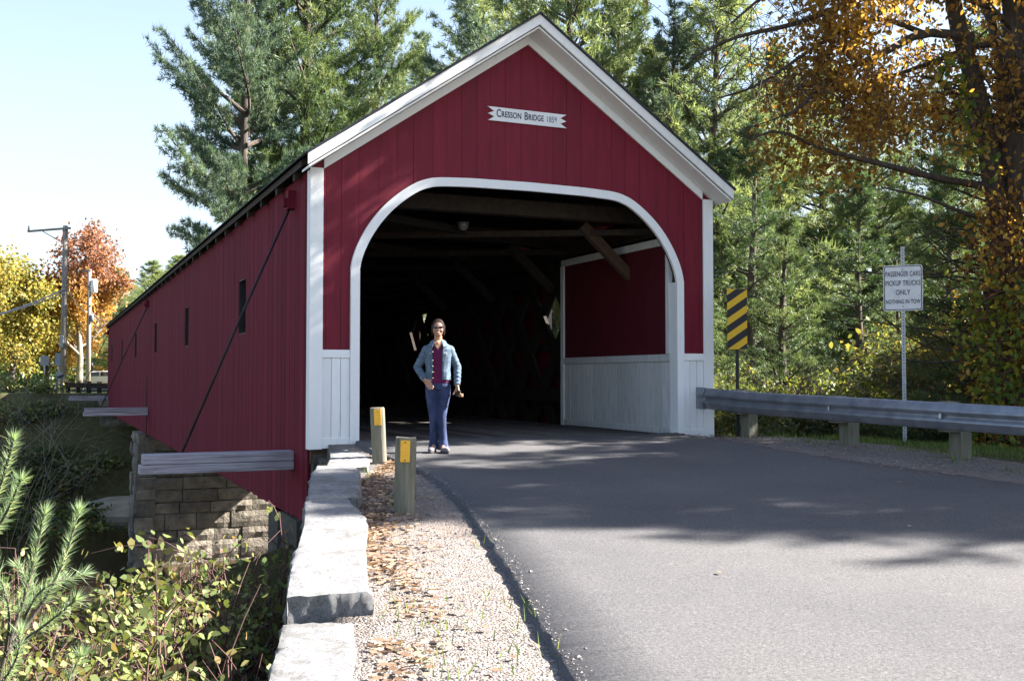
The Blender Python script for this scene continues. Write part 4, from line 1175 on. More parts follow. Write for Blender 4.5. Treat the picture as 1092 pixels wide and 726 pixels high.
# red and orange leaved vine tangle climbing the oak
rv = np.random.default_rng(9)
def vine(name, lbl, pxs, nl, spread, size, leaf, stem_n, rad_=.02):
    base = at(*pxs[0]); base.z = terr(base.x, base.y)
    t = empty(name, base, 0, lbl, 'vine')
    pts = resample([tuple(at(px, py, d)-base) for px, py, d in pxs], 24)
    b = MB()
    for k in range(stem_n):
        b.tube([p+Vector((pr.gauss(0, .12), pr.gauss(0, .12), pr.gauss(0, .05))) for p in pts], rad_, 5, cap=False)
    b.build('stem', M['twig'], t)
    A = np.array([tuple(p) for p in pts]); ii = rv.integers(0, len(A), nl)
    Pn = A[ii]+rv.normal(size=(nl, 3))*np.array(spread)
    np_mesh('foliage', leaf_quads(rv, Pn, size, .9, 0, .6), 6, leaf, rv.uniform(0, 1, nl), t)
vine('climbing_vine', 'rust coloured vine tangle wrapping the oak trunks at the right edge', [(1080, 470, 16.7), (1078, 400, 16.7), (1074, 330, 16.7), (1070, 260, 16.6), (1072, 215, 16.6)], 2600, (.4, .3, .45), .1, M['oak'], 5)
vine('climbing_vine', 'green vine leaves hanging at the right edge just above the guardrail', [(1070, 470, 16.2), (1074, 430, 16.2), (1072, 380, 16.2), (1060, 345, 16.3), (1050, 310, 16.3)], 1400, (.34, .3, .35), .11, M['vine_leaf'], 3)
vine('climbing_vine', 'small green vine climbing the leaning oak stem', [(1050, 170, 16.5), (1034, 120, 16.4), (1020, 90, 16.4), (1010, 60, 16.2)], 160, (.13, .12, .16), .13, M['vine_leaf'], 2, .012)

print('decid')
wA, VA, rA = decid_data(3, 13, 6.0, .34, 15000, .3, z_lo=.22, clump=.55)
dA = TreeKind('maple_tree', wA, VA, 6, rA, M['yellow_leaf'], M['bark'])
wB, VB, rB = decid_data(8, 18, 7.0, .36, 17000, .38, z_lo=.2, clump=.5)
dB = TreeKind('maple_tree', wB, VB, 6, rB, M['orange_leaf'], M['bark_pale'])
def dtree(kind, px, d, topy, H0, lbl, group, wide=1.0, cat='maple tree'):
    p = at(px, 402, d); z = terr(p.x, p.y); s = (at(px, topy, d).z-z)/H0
    return kind.place((p.x, p.y, z-.1), s*wide, random.uniform(0, 6.28), lbl, cat, group, sz=s)
G4_ = 'yellow maples beyond the river'
dtree(dA, 14, 84, 268, 13, 'yellow maple touching the left edge beyond the river', G4_)
dtree(dA, 50, 92, 300, 13, 'yellow maple directly behind the nearer utility pole', G4_)
dtree(dA, -60, 88, 290, 13, 'yellow maple outside the left edge', G4_)
dtree(dA, -6, 100, 280, 13, 'yellow maple in the back row at the left edge', G4_)
dtree(dA, -130, 92, 280, 13, 'yellow maple far outside the left edge', G4_)
dtree(dB, 84, 88, 226, 18, 'orange maple with purple brown top behind the two utility poles', None, .95)
# yellow-green understory trees on the right bank
wC, VC, rC = decid_data(15, 6, 2.8, .15, 9000, .07, z_lo=.1, clump=.3)
dC = TreeKind('young_tree', wC, VC, 6, rC, M['green_leaf'], M['bark_pale'])
wD, VD, rD = decid_data(19, 6, 2.6, .15, 6500, .06, z_lo=.1, clump=.3)
dD = TreeKind('young_tree', wD, VD, 6, rD, M['yellow_leaf'], M['bark'])
G5_ = 'young leafy trees beyond the guardrail'
for kd, px, d, ty, lb in ((dD, 1003, 29, 285, 'yellow young tree right of the white sign'), (dC, 812, 24, 385, 'low yellow green young tree right of the striped marker'),
                          (dD, 1040, 24, 290, 'yellow young tree in front of the oak trunk'), (dC, 930, 25, 350, 'low green young tree left of the sign post'), (dC, 765, 24, 395, 'orange tinged low tree between the bridge corner and the striped marker'),
                          (dC, 1095, 22, 330, 'green young tree at the right edge'), (dD, 905, 30, 375, 'low yellow tree behind the middle of the guardrail'), (dC, 985, 22, 395, 'small green tree just right of the sign post')):
    dtree(kd, px, d, ty, 6, lb, G5_, 1.0, 'young tree')
# leafless shrubs
def bare(px, d, topy, seed, lbl, wmat='bark_pale', n0=9, r=.02, zoff=0.):
    p = at(px, 402, d); z = terr(p.x, p.y)+zoff; H = at(px, topy, d).z-z
    q = random.Random(seed); b = MB()
    def g(a, dd, L, r, lev):
        pts = [a]
        for i in range(4): dd = (dd+Vector((q.gauss(0, .13), q.gauss(0, .13), q.gauss(0, .06)))).normalized(); pts.append(pts[-1]+dd*L/4)
        b.tube(pts, [max(.003, r*(1-.6*i/4)) for i in range(5)], 4, cap=False)
        if lev < 3:
            for k in range(3):
                u = q.uniform(.3, 1)*4; m = min(int(u), 3); c = pts[m].lerp(pts[m+1], u-m); o = Matrix.Rotation(q.random()*6.28, 3, dd) @ dd.orthogonal()
                g(c, (dd*.8+o*.55).normalized(), L*.55, r*.55, lev+1)
    for k in range(n0): g(Vector((q.gauss(0, .1), q.gauss(0, .1), 0)), Vector((q.gauss(0, .3), q.gauss(0, .3), 1)).normalized(), H*.62, r, 0)
    o = b.build('bare_shrub', M[wmat]); o.location = (p.x, p.y, z); tag(o, lbl, 'shrub', 'leafless shrubs')
bare(858, 21, 340, 1, 'bare pale branched shrub behind the guardrail left of the white sign')
bare(985, 22, 330, 2, 'bare dark branched shrub right of the white sign post', 'bark')
bare(12, 40, 372, 3, 'bare pale shrub at the left edge on the far bank')

print('bushes')
rb = np.random.default_rng(77)
def bush(px, d, topz, w, n, lbl, seed, leaf='bush_leaf', size=.056, nst=42, berries=False, group='autumn shrubs on the near river bank', name='shrub', base=None):
    p = at(px, 500, d) if base is None else Vector((base[0], base[1], 0)); z = terr(p.x, p.y); q = random.Random(seed); H = topz-z
    t = empty(name, (p.x, p.y, z-.05), 0, lbl, 'shrub', group)
    b = MB(); ends = []
    for k in range(nst):
        a = q.random()*6.28; sp = w*math.sqrt(q.random()); L = H*q.uniform(.72, 1.1)
        tip = Vector((math.cos(a)*sp, math.sin(a)*sp, L*(1-.3*(sp/w)**2)))
        c0 = Vector((math.cos(a)*sp*.3, math.sin(a)*sp*.3, 0)); n_ = 7; pts = []
        for i in range(n_+1):
            u = i/n_; pts.append(c0.lerp(tip, u)+Vector((q.gauss(0, .03), q.gauss(0, .03), .18*L*math.sin(u*3.14)*.5)))
        b.tube(pts, [.009*(1-.7*i/n_)+.002 for i in range(n_+1)], 5, cap=False)
        ends += pts[2:]
        for m in range(7):
            u = q.uniform(.3, 1)*n_; j = min(int(u), n_-1); c = pts[j].lerp(pts[j+1], u-j)
            dd = Vector((q.gauss(0, 1), q.gauss(0, 1), q.gauss(.45, .5))).normalized(); L2 = q.uniform(.12, .42)
            tw = [c, c+dd*L2*.5+Vector((0, 0, .02)), c+dd*L2]
            b.tube(tw, [.004, .003, .0018], 4, cap=False); ends += tw[1:]
    n = int(n*1.3)
    b.build('stem', M['twig'], t)
    E_ = np.array([tuple(e) for e in ends]); ii = rb.integers(0, len(E_), n); P = E_[ii]+rb.normal(size=(n, 3))*.045
    # each stem region keeps a colour
    cl = rb.uniform(0, 1, len(E_))
    np_mesh('foliage', leaf_quads(rb, P, size, .45, .6, .55), 6, M[leaf], np.clip(cl[ii]*.5+rb.uniform(0, .5, n), 0, 1), t)
    if berries:
        b = MB()
        for k in range(10):
            c = Vector(ends[q.randrange(len(ends))])
            for m in range(7): b.ball(c+Vector((q.gauss(0, .018), q.gauss(0, .018), q.gauss(0, .02))), (.0065,)*3, 6, 4)
        b.build('berries', M['berry'], t)
    return t
def topz(px, py, d): return at(px, py, d).z
bush(165, 7.9, topz(165, 572, 7.9), .42, 700, 'tallest shrub in the middle of the near bank, in front of the pier', 1, nst=12, size=.085)
bush(238, 7.6, topz(238, 578, 7.6), .58, 1200, 'shrub in front of the sunlit pier stones', 2)
bush(215, 6.4, topz(215, 645, 6.4), .6, 1500, 'shrub with dark berries low beside the coping stones', 3, berries=True)
bush(120, 6.6, topz(120, 632, 6.6), .62, 1600, 'dense shrub left of the middle of the bank', 4)
bush(40, 6.4, topz(40, 655, 6.4), .6, 1400, 'shrub behind the pine sapling at the left edge', 5)
bush(160, 5.3, topz(160, 668, 5.3), .55, 1500, 'nearest shrub at the bottom of the photo, left centre', 6, size=.065)
bush(70, 5.0, topz(70, 690, 5.0), .5, 1300, 'nearest shrub at the bottom left corner', 7, size=.065)
bush(250, 5.3, topz(250, 696, 5.3), .3, 700, 'nearest shrub at the foot of the lowest coping stone', 8, size=.06)
bush(98, 8.6, topz(98, 612, 8.6), .6, 900, 'loose shrub at the back of the near bank beside the water', 9)
bush(-40, 6.0, topz(-40, 640, 6.0), .7, 1300, 'shrub outside the left edge of the near bank', 10)
bush(10, 8.0, topz(10, 600, 8.0), .6, 900, 'loose shrub at the back of the near bank, left edge', 12)
bush(285, 7.6, topz(285, 630, 7.6), .25, 330, 'thin shrub in the dark gap below the red corner', 11, nst=6)
# trailing sprig by the long stone
t = bush(0, 0, -.02, .16, 90, 'small leafy sprig growing up beside the long coping stone', 21, nst=5, base=(-1.62, -5.9), size=.07, group=None, name='leafy_sprig')
# undergrowth clumps on the far bank (shaded)
k = 0
words = ['at the left edge of', 'low down on', 'half way up', 'near the top of', 'beside the far abutment on', 'under the utility pole on', 'close to the water on', 'behind the pine sapling tips on']
def fbush(px, d, w, h, leaf, n, lbl):
    p = at(px, 402, d); z = terr(p.x, p.y); q = np.random.default_rng(int(px*7+d*13) % 9999+5)
    t = empty('bank_shrub', (p.x, p.y, z-.1), 0, lbl, 'shrub', 'shrubs on the far river bank')
    b = MB(); tops = []
    for i in range(12):
        a = q.random()*6.28; s = w*q.random(); e = Vector((math.cos(a)*s, math.sin(a)*s, h*q.uniform(.5, 1))); tops.append(e)
        b.tube([(0, 0, 0), e*.5+Vector((0, 0, h*.1)), e], [.04, .025, .01], 4, cap=False)
    b.build('stem', M['bark'], t)
    T = np.array([tuple(e*f) for e in tops for f in (.5, .7, .85, 1.0)]); ii = q.integers(0, len(T), n)
    np_mesh('foliage', leaf_quads(q, T[ii]+q.normal(size=(n, 3))*np.array([w*.25, w*.25, h*.13]), .22, .4, 0), 6, M[leaf], q.uniform(0, 1, n), t)
fb_ = [(-25, 52, 2.2, 2.6), (8, 50, 2.2, 2.4), (42, 52, 2.0, 2.2), (75, 54, 1.8, 1.8), (100, 53, 1.4, 1.2), (-10, 56, 2.2, 2.6), (28, 57, 2, 2.3), (60, 58, 1.6, 1.5), (5, 47.5, 2, 2), (45, 47, 1.8, 1.6), (85, 48.5, 1.5, 1.5), (20, 44.5, 1.8, 1.5), (62, 44, 1.6, 1.3), (-20, 45, 2, 2), (-60, 50, 2.5, 3), (40, 60, 1.7, 1.6), (12, 61, 1.9, 2.2), (-15, 62, 2, 2.4), (104, 46.5, 1.2, 1.0), (95, 50.5, 1.3, 1.2), (88, 55.5, 1.4, 1.3), (110, 56, 1.2, 1.1), (60, 50, 1.7, 1.7), (30, 53.5, 1.9, 1.9), (52, 55.4, 1.6, 1.4), (72, 46, 1.3, 1.2), (30, 46, 1.7, 1.5), (96, 44.6, 1.1, .9), (118, 52, 1.1, 1.2)]
cols = ['first', 'second', 'third']
posw = ['far left', 'left', 'centre', 'right']
for i, (px, d, w_, h_) in enumerate(fb_):
    row = 'at the water line' if d < 47 else 'low on' if d < 51 else 'half way up' if d < 55 else 'at the top of'
    side = 'left of the photo edge' if px < 0 else 'near the left edge' if px < 30 else 'left of the utility pole' if px < 64 else 'below the utility pole' if px < 90 else 'beside the bridge'
    if d > 54: h_ *= .55
    fbush(px, d, w_, h_, ('under_leaf' if i % 3 else 'green_leaf') if d < 54 else 'road_leaf', 1500 if d < 54 else 450, 'far bank shrub '+row+(' of the bank ' if row == 'at the water line' else ' the bank ')+side+(', larger one' if w_ > 2.1 else ''))
# undergrowth behind the guardrail
for i, (px, d, ty) in enumerate(((800, 19, 432), (845, 20, 425), (900, 19.5, 440), (950, 20.5, 432), (1000, 20, 445), (1045, 19, 440), (1090, 19.5, 430), (1140, 18, 430))):
    p = at(px, 402, d); tz = topz(px, ty, d)
    lb = ['left of the first rail reflector', 'just left of the middle rail post', 'right of the middle rail post', 'below the white sign, left', 'right of the white sign post', 'behind the last visible rail post', 'at the right edge', 'outside the right edge'][i]
    bush(0, 0, tz, .9, 1500, 'low roadside bush behind the guardrail, '+lb, 40+i, leaf='road_leaf' if i % 3 == 0 else 'under_leaf', size=.1, nst=20, berries=False, group='low bushes behind the guardrail', name='roadside_bush', base=(p.x, p.y))

# far wooded skyline closing the view on every side
rf = np.random.default_rng(404); nF = 30000
ang = rf.uniform(-1.1, 1.75, nF); rr_ = rf.uniform(150, 185, nF)
hh_ = np.array([9+5*noise.noise(Vector((a*14, 1, 2)))+3*noise.noise(Vector((a*50, 5, 2))) for a in ang])
PF = np.stack([CAM.x+np.sin(ang)*rr_, CAM.y+np.cos(ang)*rr_, -1+hh_*rf.uniform(0, 1, nF)**.8], 1)
M['far_leaf'] = leafmat('distant autumn wood', [(0, (.025, .05, .025)), (.5, (.06, .1, .04)), (.8, (.12, .15, .05)), (1, (.26, .17, .05))], .3)
tag(np_mesh('distant_wood', leaf_quads(rf, PF, 1.5, .2, 0, .8), 6, M['far_leaf'], np.clip(.5+.8*np.array([noise.noise(Vector((a*30, 3, 3))) for a in ang])+rf.normal(size=nF)*.15, 0, 1)), kind='stuff')

print('sapling')
# young pine in the left foreground
def sapling():
    base = at(18, 726, 4.9); base.z = terr(base.x, base.y)
    t = empty('pine_sapling', base, 0, 'young pine with pale green needles in the left foreground', 'pine sapling')
    wd = MB(); P, D = [], []
    q = random.Random(3)
    def shoot(pxs, r, start=.3, dens=1.0):
        pts = resample([tuple(at(px, py, d)-base) for px, py, d in pxs], 24)
        wd.tube(pts, [r*(1-.6*i/24) for i in range(25)], 6)
        for i in range(24):
            if i/24 < start: continue
            a, c = pts[i], pts[i+1]; d = (c-a).normalized(); L = (c-a).length
            for k in range(int(max(4, L*850*dens))):
                o = Matrix.Rotation(q.random()*6.283, 3, d) @ d.orthogonal().normalized()
                P.append(a.lerp(c, q.random())); D.append((d*q.uniform(.5, 1.2)+o*.75).normalized())
        for k in range(60): P.append(pts[-1]); D.append(((pts[-1]-pts[-2]).normalized()*1.1+Vector((q.gauss(0, .5), q.gauss(0, .5), q.gauss(0, .4)))).normalized())
    d = 4.9
    shoot([(-45, 760, d), (-30, 640, d), (-18, 560, d), (0, 520, d), (14, 470, d-.1)], .014, .45)
    shoot([(-30, 640, d), (-12, 580, d), (6, 548, d-.1), (22, 512, d-.2)], .01, .4)
    shoot([(-20, 800, d), (5, 700, d), (25, 640, d), (38, 590, d), (47, 548, d)], .012, .4)
    shoot([(5, 700, d), (40, 650, d+.1), (65, 605, d+.1), (84, 546, d+.1)], .011, .35)
    shoot([(20, 680, d), (30, 650, d-.2), (50, 625, d-.3), (88, 612, d-.2)], .008, .35, .8)
    shoot([(5, 700, d), (10, 660, d-.2), (5, 630, d-.3), (-6, 600, d-.3)], .008, .3, .8)
    shoot([(15, 690, d), (40, 672, d-.2), (62, 655, d-.3), (80, 640, d-.3)], .008, .3, .8)
    shoot([(10, 690, d), (28, 655, d+.3), (36, 630, d+.3), (20, 605, d+.3)], .008, .3, .8)
    shoot([(-30, 740, d-.3), (0, 728, d-.4), (18, 700, d-.5), (22, 676, d-.5)], .008, .35, .8)
    shoot([(60, 800, d-.4), (70, 740, d-.5), (78, 715, d-.5), (86, 700, d-.5)], .008, .4, .8)
    wd.build('stem', M['bark'], t)
    P_ = np.array([tuple(p) for p in P]); D_ = np.array([tuple(p) for p in D]); rn = np.random.default_rng(1)
    V = poly_blades(rn, P_, D_, rn.uniform(.05, .085, len(P_)), np.full(len(P_), .0032))
    np_mesh('needles', V, 3, M['sapling'], rn.uniform(0, 1, len(P_)), t)
sapling()

print('litter')
def scatter(name, fn, n, kind, **k): ...
rl = np.random.default_rng(21)
# fallen leaves: thick along the coping stones, sparse elsewhere
pts = []
while len(pts) < 3000:
    y = rl.uniform(-10.2, -1.6); x = wall_x(y)+.42+abs(rl.normal())*.24
    if y > -5: x += .1
    nn = noise.noise(Vector((x*2.2, y*2.2, 8)))
    if rl.random() < (.25+nn*1.6 if y < -7.4 else .75+nn): pts.append((x, y, road_z(x, y)+.008+rl.uniform(0, .012)))
for k in range(500):
    y = rl.uniform(-6, -.25); x = 5.35+rl.uniform(-.3, 1.8); pts.append((x, y, terr(x, y)+(.05 if x < 5.55 else .012)))
for k in range(9): pts.append((rl.uniform(-1.4, 5), rl.uniform(-9, -1), 0)); x, y, _ = pts[-1]; pts[-1] = (x, y, road_z(x, y)+.055)
P = np.array(pts); N = len(P)
V = leaf_quads(rl, np.zeros((N, 3)), .06, .0, 0).reshape(N, 6, 3); V[:, :, 2] *= .22; V[:, :, 2] += .006; V += P[:, None, :]
tag(np_mesh('fallen_leaves', V.reshape(-1, 3), 6, M['litter'], rl.uniform(0, 1, N)), kind='stuff')
# loose pebbles on the shoulder
vs = []; fsn = []
NP = 11000
M['pebble'] = surf('pebbles', [(0, (.11, .1, .095)), (.5, (.2, .18, .17)), (1, (.34, .31, .3))], nscale=9, rough=.9, bump=0, tint=.55)
b = MB(); cnt = 0
oct_f = [(0, 1, 4), (1, 2, 4), (2, 3, 4), (3, 0, 4), (1, 0, 5), (2, 1, 5), (3, 2, 5), (0, 3, 5)]
def edge_x(y):
    for a, c in zip(L_, L_[1:]):
        if a.y >= y >= c.y: return a.x+(c.x-a.x)*(a.y-y)/(a.y-c.y+1e-9)
    return L_[-1].x
while cnt < NP:
    y = -10.5+9.5*rl.random()**1.3; x0, x1 = wall_x(y)+.35, edge_x(y)
    if rl.random() < .12: y = rl.uniform(-6, -.3); x0, x1 = 5.3, 6.8
    x = rl.uniform(x0, x1+.06) if rl.random() < .97 else x1+abs(rl.normal())*.06
    s = rl.uniform(.003, .007) if rl.random() < .95 else rl.uniform(.008, .015)
    z = road_z(x, y)+s*.25+(.045 if x > x1 and x < 5.2 else 0)
    q = rl.uniform(.6, 1.3, 6)*s; a = rl.random()*6.28; ca, sa = math.cos(a), math.sin(a)
    b.add([(x+ca*q[0], y+sa*q[0], z), (x-sa*q[1], y+ca*q[1], z), (x-ca*q[2], y-sa*q[2], z), (x+sa*q[3], y-ca*q[3], z), (x, y, z+q[4]*.7), (x, y, z-q[5]*.5)], oct_f, 0, False, rl.random()); cnt += 1
tag(b.build('gravel', M['pebble']), kind='stuff')
# grass
def grass(name, pts, h, w_):
    P = np.array(pts); N = len(P); D = rl.normal(size=(N, 3))*.35+np.array([0, 0, 1])
    V = poly_blades(rl, P, D, h*rl.uniform(.5, 1.2, N), np.full(N, w_))
    tag(np_mesh(name, V, 3, M['grass'], rl.uniform(0, 1, N)), kind='stuff')
pts = []
while len(pts) < 26000:
    y = rl.uniform(-8, 2.5); x = 7.0+rl.uniform(-.7, 6)
    if y > -.2 and x < 6.7: continue
    if noise.noise(Vector((x*1.1, y*1.1, 2)))+rl.normal()*.15 < -.05-(.0 if x > 7.4 else -.25): continue
    pts.append((x, y, terr(x, y)-.01))
cl = [(-.35, -6.9), (-.9, -8.6), (-1.2, -9.3), (-1.0, -8.9), (-.62, -5.0), (-.4, -4.5), (-.15, -3.1), (-1.45, -8.45), (-1.55, -8.6), (-1.35, -8.8), (-1.6, -9.0), (-1.5, -9.5), (-1.7, -9.4)]
for cx, cy in cl:
    for k in range(9): x, y = cx+.06+rl.normal()*.1, cy+rl.normal()*.16; pts.append((x, y, road_z(x, y)-.005))
grass('grass', pts, .11, .009)
pts = []
while len(pts) < 16000:
    x = rl.uniform(-9, -.9); y = rl.uniform(-11, 4)
    if x > wall_x(y)-.25: continue
    pts.append((x, y, terr(x, y)-.01))
grass('bank_grass', pts, .28, .01)

# ------------------------------------------------------------------ the woman
M['skin'] = surf('skin', [(.2, (.33, .17, .11)), (.8, (.4, .22, .145))], nscale=6, rough=.5, bump=.05, tint=0)
M['hair'] = surf('dark hair', [(.2, (.012, .008, .007)), (.8, (.035, .022, .018))], (30, 30, 4), 4, spec=.1, rough=.6, bump=.5, bdist=.004, tint=0)
M['denim_light'] = surf('washed denim', [(.3, (.05, .075, .105)), (.5, (.085, .122, .168)), (.7, (.13, .175, .225))], nscale=16, rough=.9, bump=.4, bdist=.004, tint=0, spots=(7, .58, (.2, .28, .36), .25))
M['denim_dark'] = surf('dark blue denim', [(.3, (.012, .018, .045)), (.5, (.026, .038, .09)), (.7, (.05, .07, .15))], (1, 1, .5), 9, rough=.9, bump=.4, bdist=.006, tint=0)
M['purple'] = surf('purple knit', [(.2, (.08, .006, .04)), (.8, (.12, .01, .065))], nscale=20, rough=.9, bump=.3, bdist=.003, tint=0)
M['lens'] = surf('dark lenses', [(.2, (.008, .007, .008)), (.8, (.015, .012, .014))], rough=.12, bump=0, tint=0, spec=.7)
M['lips'] = surf('lips', [(.2, (.3, .08, .07)), (.8, (.38, .11, .1))], rough=.45, bump=0, tint=0)
M['teeth'] = surf('teeth', [(.2, (.7, .68, .64)), (.8, (.78, .76, .72))], rough=.3, bump=0, tint=0)
M['shoe'] = surf('grey shoe leather', [(.2, (.06, .055, .06)), (.5, (.14, .13, .14)), (.8, (.28, .27, .28))], nscale=18, rough=.7, bump=.2, tint=0)
M['sole'] = surf('shoe sole', [(.2, (.05, .045, .045)), (.8, (.1, .09, .09))], rough=.8, bump=0, tint=0)
M['brass'] = surf('brass button', [(.2, (.55, .45, .25)), (.8, (.7, .6, .4))], rough=.35, metal=.6, bump=0, tint=0)

pp = G(467, 486); pz = pp.z+.05
per = empty('person', (pp.x, pp.y, pz), facing(pp)-.02, 'woman in denim jacket, purple top, jeans and sunglasses standing at the bridge mouth', 'person')
def sec(b, rings, n=20, cap=True, a0=0, a1=2*math.pi):
    """loft of elliptical rings (cx, cy, z, rx, ry)"""
    vs, fs = [], []
    for cx, cy, z, rx, ry in rings:
        for k in range(n):
            a = 2*math.pi*k/n; ca, sa = math.cos(a), math.sin(a)
            ca = math.copysign(abs(ca)**.85, ca); sa = math.copysign(abs(sa)**.85, sa)
            vs.append((cx+rx*ca, cy+ry*sa, z))
    m = len(rings)
    for i in range(m-1):
        for k in range(n): fs.append((i*n+k, i*n+(k+1) % n, (i+1)*n+(k+1) % n, (i+1)*n+k))
    if cap: fs += [list(range(n))[::-1], [(m-1)*n+k for k in range(n)]]
    b.add(vs, fs, 0, True, .5)
# --- body (one surface): head, neck, torso core, arms, hands, legs
SHL, SHR = Vector((-.148, .0, 1.24)), Vector((.148, .0, 1.24))     # viewer's left / right
ELL, ELR = Vector((-.255, .045, 1.03)), Vector((.235, .04, 1.03))
WRL, WRR = Vector((-.155, -.085, .87)), Vector((.232, -.05, .80))
HD = Vector((.0, -.012, 1.497))
b = MB()
def headfn(p):
    x, y, z = p
    k = 1.0
    if z < 0: x *= 1-.34*(-z)**1.5; y = y*(1-.12*(-z)) - .06*(-z)
    if y < 0 and z < .35: y *= 1.0
    return Vector((x, y, z))
hr = Matrix.Rotation(rad(4), 3, 'Y')
b.ball(HD, (.074, .092, .11), 22, 18, fn=headfn)
b.ball(HD+Vector((.0, -.052, -.062)), (.036, .036, .034), 14, 10)            # chin and jaw front
b.ball(HD+Vector((-.035, -.058, -.02)), (.027, .026, .026), 12, 8)
b.ball(HD+Vector((.035, -.058, -.02)), (.027, .026, .026), 12, 8)
b.cap(HD+Vector((0, -.086, .016)), .009, HD+Vector((0, -.1, -.016)), .0125, 10)  # nose
b.ball(HD+Vector((-.011, -.093, -.02)), (.008, .009, .007), 8, 6); b.ball(HD+Vector((.011, -.093, -.02)), (.008, .009, .007), 8, 6)
for s in (-1, 1): b.ball(HD+Vector((s*.072, .004, -.004)), (.009, .018, .03), 10, 8)
b.cap(HD+Vector((0, .012, -.06)), .047, (0, .012, 1.31), .05, 16)
sec(b, [(0, .01, .84, .13, .09), (0, .01, .95, .12, .085), (0, .01, 1.1, .135, .092), (0, .012, 1.22, .15, .095), (0, .012, 1.3, .12, .075), (0, .012, 1.345, .06, .055)])
for s, SH, EL, WR in ((-1, SHL, ELL, WRL), (1, SHR, ELR, WRR)):
    b.cap(SH, .038, EL, .032, 12); b.cap(EL, .035, WR, .024, 12)
# legs inside the jeans
for xk, hip, knee, ank in ((-1, (-.075, .01, .8), (-.054, -.004, .43), (-.052, .02, .09)), (1, (.075, .01, .8), (.046, -.024, .43), (.064, -.022, .09))):
    b.cap(hip, .06, knee, .034, 12); b.cap(knee, .034, ank, .03, 12); b.cap(ank, .034, Vector(ank)+Vector((0, -.08, -.045)), .028, 10)
def hand(b, W_, dirv, palmn, side, curl, scale=1.0, th_out=1):
    d = Vector(dirv).normalized(); n = Vector(palmn).normalized(); w = d.cross(n).normalized()*side
    pc = W_+d*.045
    # palm from overlapping capsules
    for k in range(4):
        o = w*(k-1.5)*.0185
        b.cap(W_+o*.6+d*.005, .013, W_+o+d*.078, .0125, 10)
    Ls = [(.040, .024, .019), (.045, .028, .02), (.041, .026, .019), (.031, .02, .017)]
    for k in range(4):
        p = W_+w*(k-1.5)*-.0195+d*.08; dd = d.copy(); ax = w
        for j, L in enumerate(Ls[k]):
            dd = (Matrix.Rotation(curl*(1.0+.15*j+.05*k)*-1, 3, d.cross(n).normalized()) @ dd).normalized()
            q = p+dd*L; b.cap(p, .0088-.0009*j, q, .0082-.0009*j, 8); p = q
    p = W_+w*.026+d*.02; dd = (d*.75+w*.62*th_out+n*.3).normalized()
    for L, r in ((.036, .0115), (.028, .0098), (.022, .009)):
        q = p+dd*L; b.cap(p, r, q, r*.94, 8); p = q; dd = (dd*.9+d*.35+n*.25).normalized()
# viewer's left hand: thumb hooked at the pocket, fingers curled down along the hip
hand(b, WRL, (.55, -.12, -.62), (.35, .9, -.1), 1, .38, th_out=1)
# viewer's right hand hangs down holding a small dark phone
hand(b, WRR, (.12, -.22, -1), (-.75, -.4, 0), 1, .5, th_out=1)
b.build('body', M['skin'], per, remesh=.0045, smooth_it=2)
# face details
b = MB()
for s in (-1, 1):
    c = HD+Vector((s*.033, -.099, .014)); b.ball(c, (.031, .009, .0175), 14, 8)
b.cap(HD+Vector((-.012, -.105, .018)), .003, HD+Vector((.012, -.105, .018)), .003, 6)
for s in (-1, 1): b.cap(HD+Vector((s*.056, -.086, .026)), .0035, HD+Vector((s*.076, -.0, .02)), .003, 6)
b.build('sunglasses', M['lens'], per)
b = MB(); b.tube([HD+Vector((.024*t, -.088-.012*(1-t*t), -.047+.009*t*t)) for t in (-1, -.6, -.2, .2, .6, 1)], [.002, .006, .0075, .0075, .006, .002], 8); b.build('lips', M['lips'], per)
b = MB(); b.tube([HD+Vector((.018*t, -.0945-.012*(1-t*t), -.0455+.007*t*t)) for t in (-1, -.6, -.2, .2, .6, 1)], [.001, .0034, .0042, .0042, .0034, .001], 8); b.build('teeth', M['teeth'], per)
# hair: pulled back cap with side volume
b = MB(); n = 28; vs, fs = [], []
rows = 12
for j in range(rows+1):
    th = rad(3+j*(138-3)/rows)
    for k in range(n):
        ph = 2*math.pi*k/n; fr = max(0, -math.sin(ph))           # 1 at the forehead
        th2 = min(th, rad(45)+(1-min(1, fr*1.15)**1.6)*rad(80) if fr > 0 else rad(130))
        r = 1.06+.02*math.sin(ph*9)
        vs.append(HD+Vector((math.sin(th2)*math.cos(ph)*.08*r, math.sin(th2)*math.sin(ph)*.093*r+.004, math.cos(th2)*.112*r+.005)))
for j in range(rows):
    for k in range(n): fs.append((j*n+k, (j+1)*n+k, (j+1)*n+(k+1) % n, j*n+(k+1) % n))
fs.append(list(range(n))); b.add(vs, fs, 0, True, .5)
b.ball(HD+Vector((0, .1, -.01)), (.04, .035, .045), 12, 8)
for s in (-1, 1): b.cap(HD+Vector((s*.068, -.012, .03)), .019, HD+Vector((s*.066, .03, -.065)), .016, 8)
for k in range(26):
    a = random.uniform(.15, 2.99); b.tube([HD+Vector((.078*math.cos(a), .09*math.sin(a), .02)), HD+Vector((.05*math.cos(a), .07*math.sin(a)-.0, .105)), HD+Vector((.02*math.cos(a)+.01, .05, .118+random.uniform(0, .006)))], .0035, 5)
o = b.build('hair', M['hair'], per); md = o.modifiers.new('s', 'SOLIDIFY'); md.thickness = .01; md.offset = -1
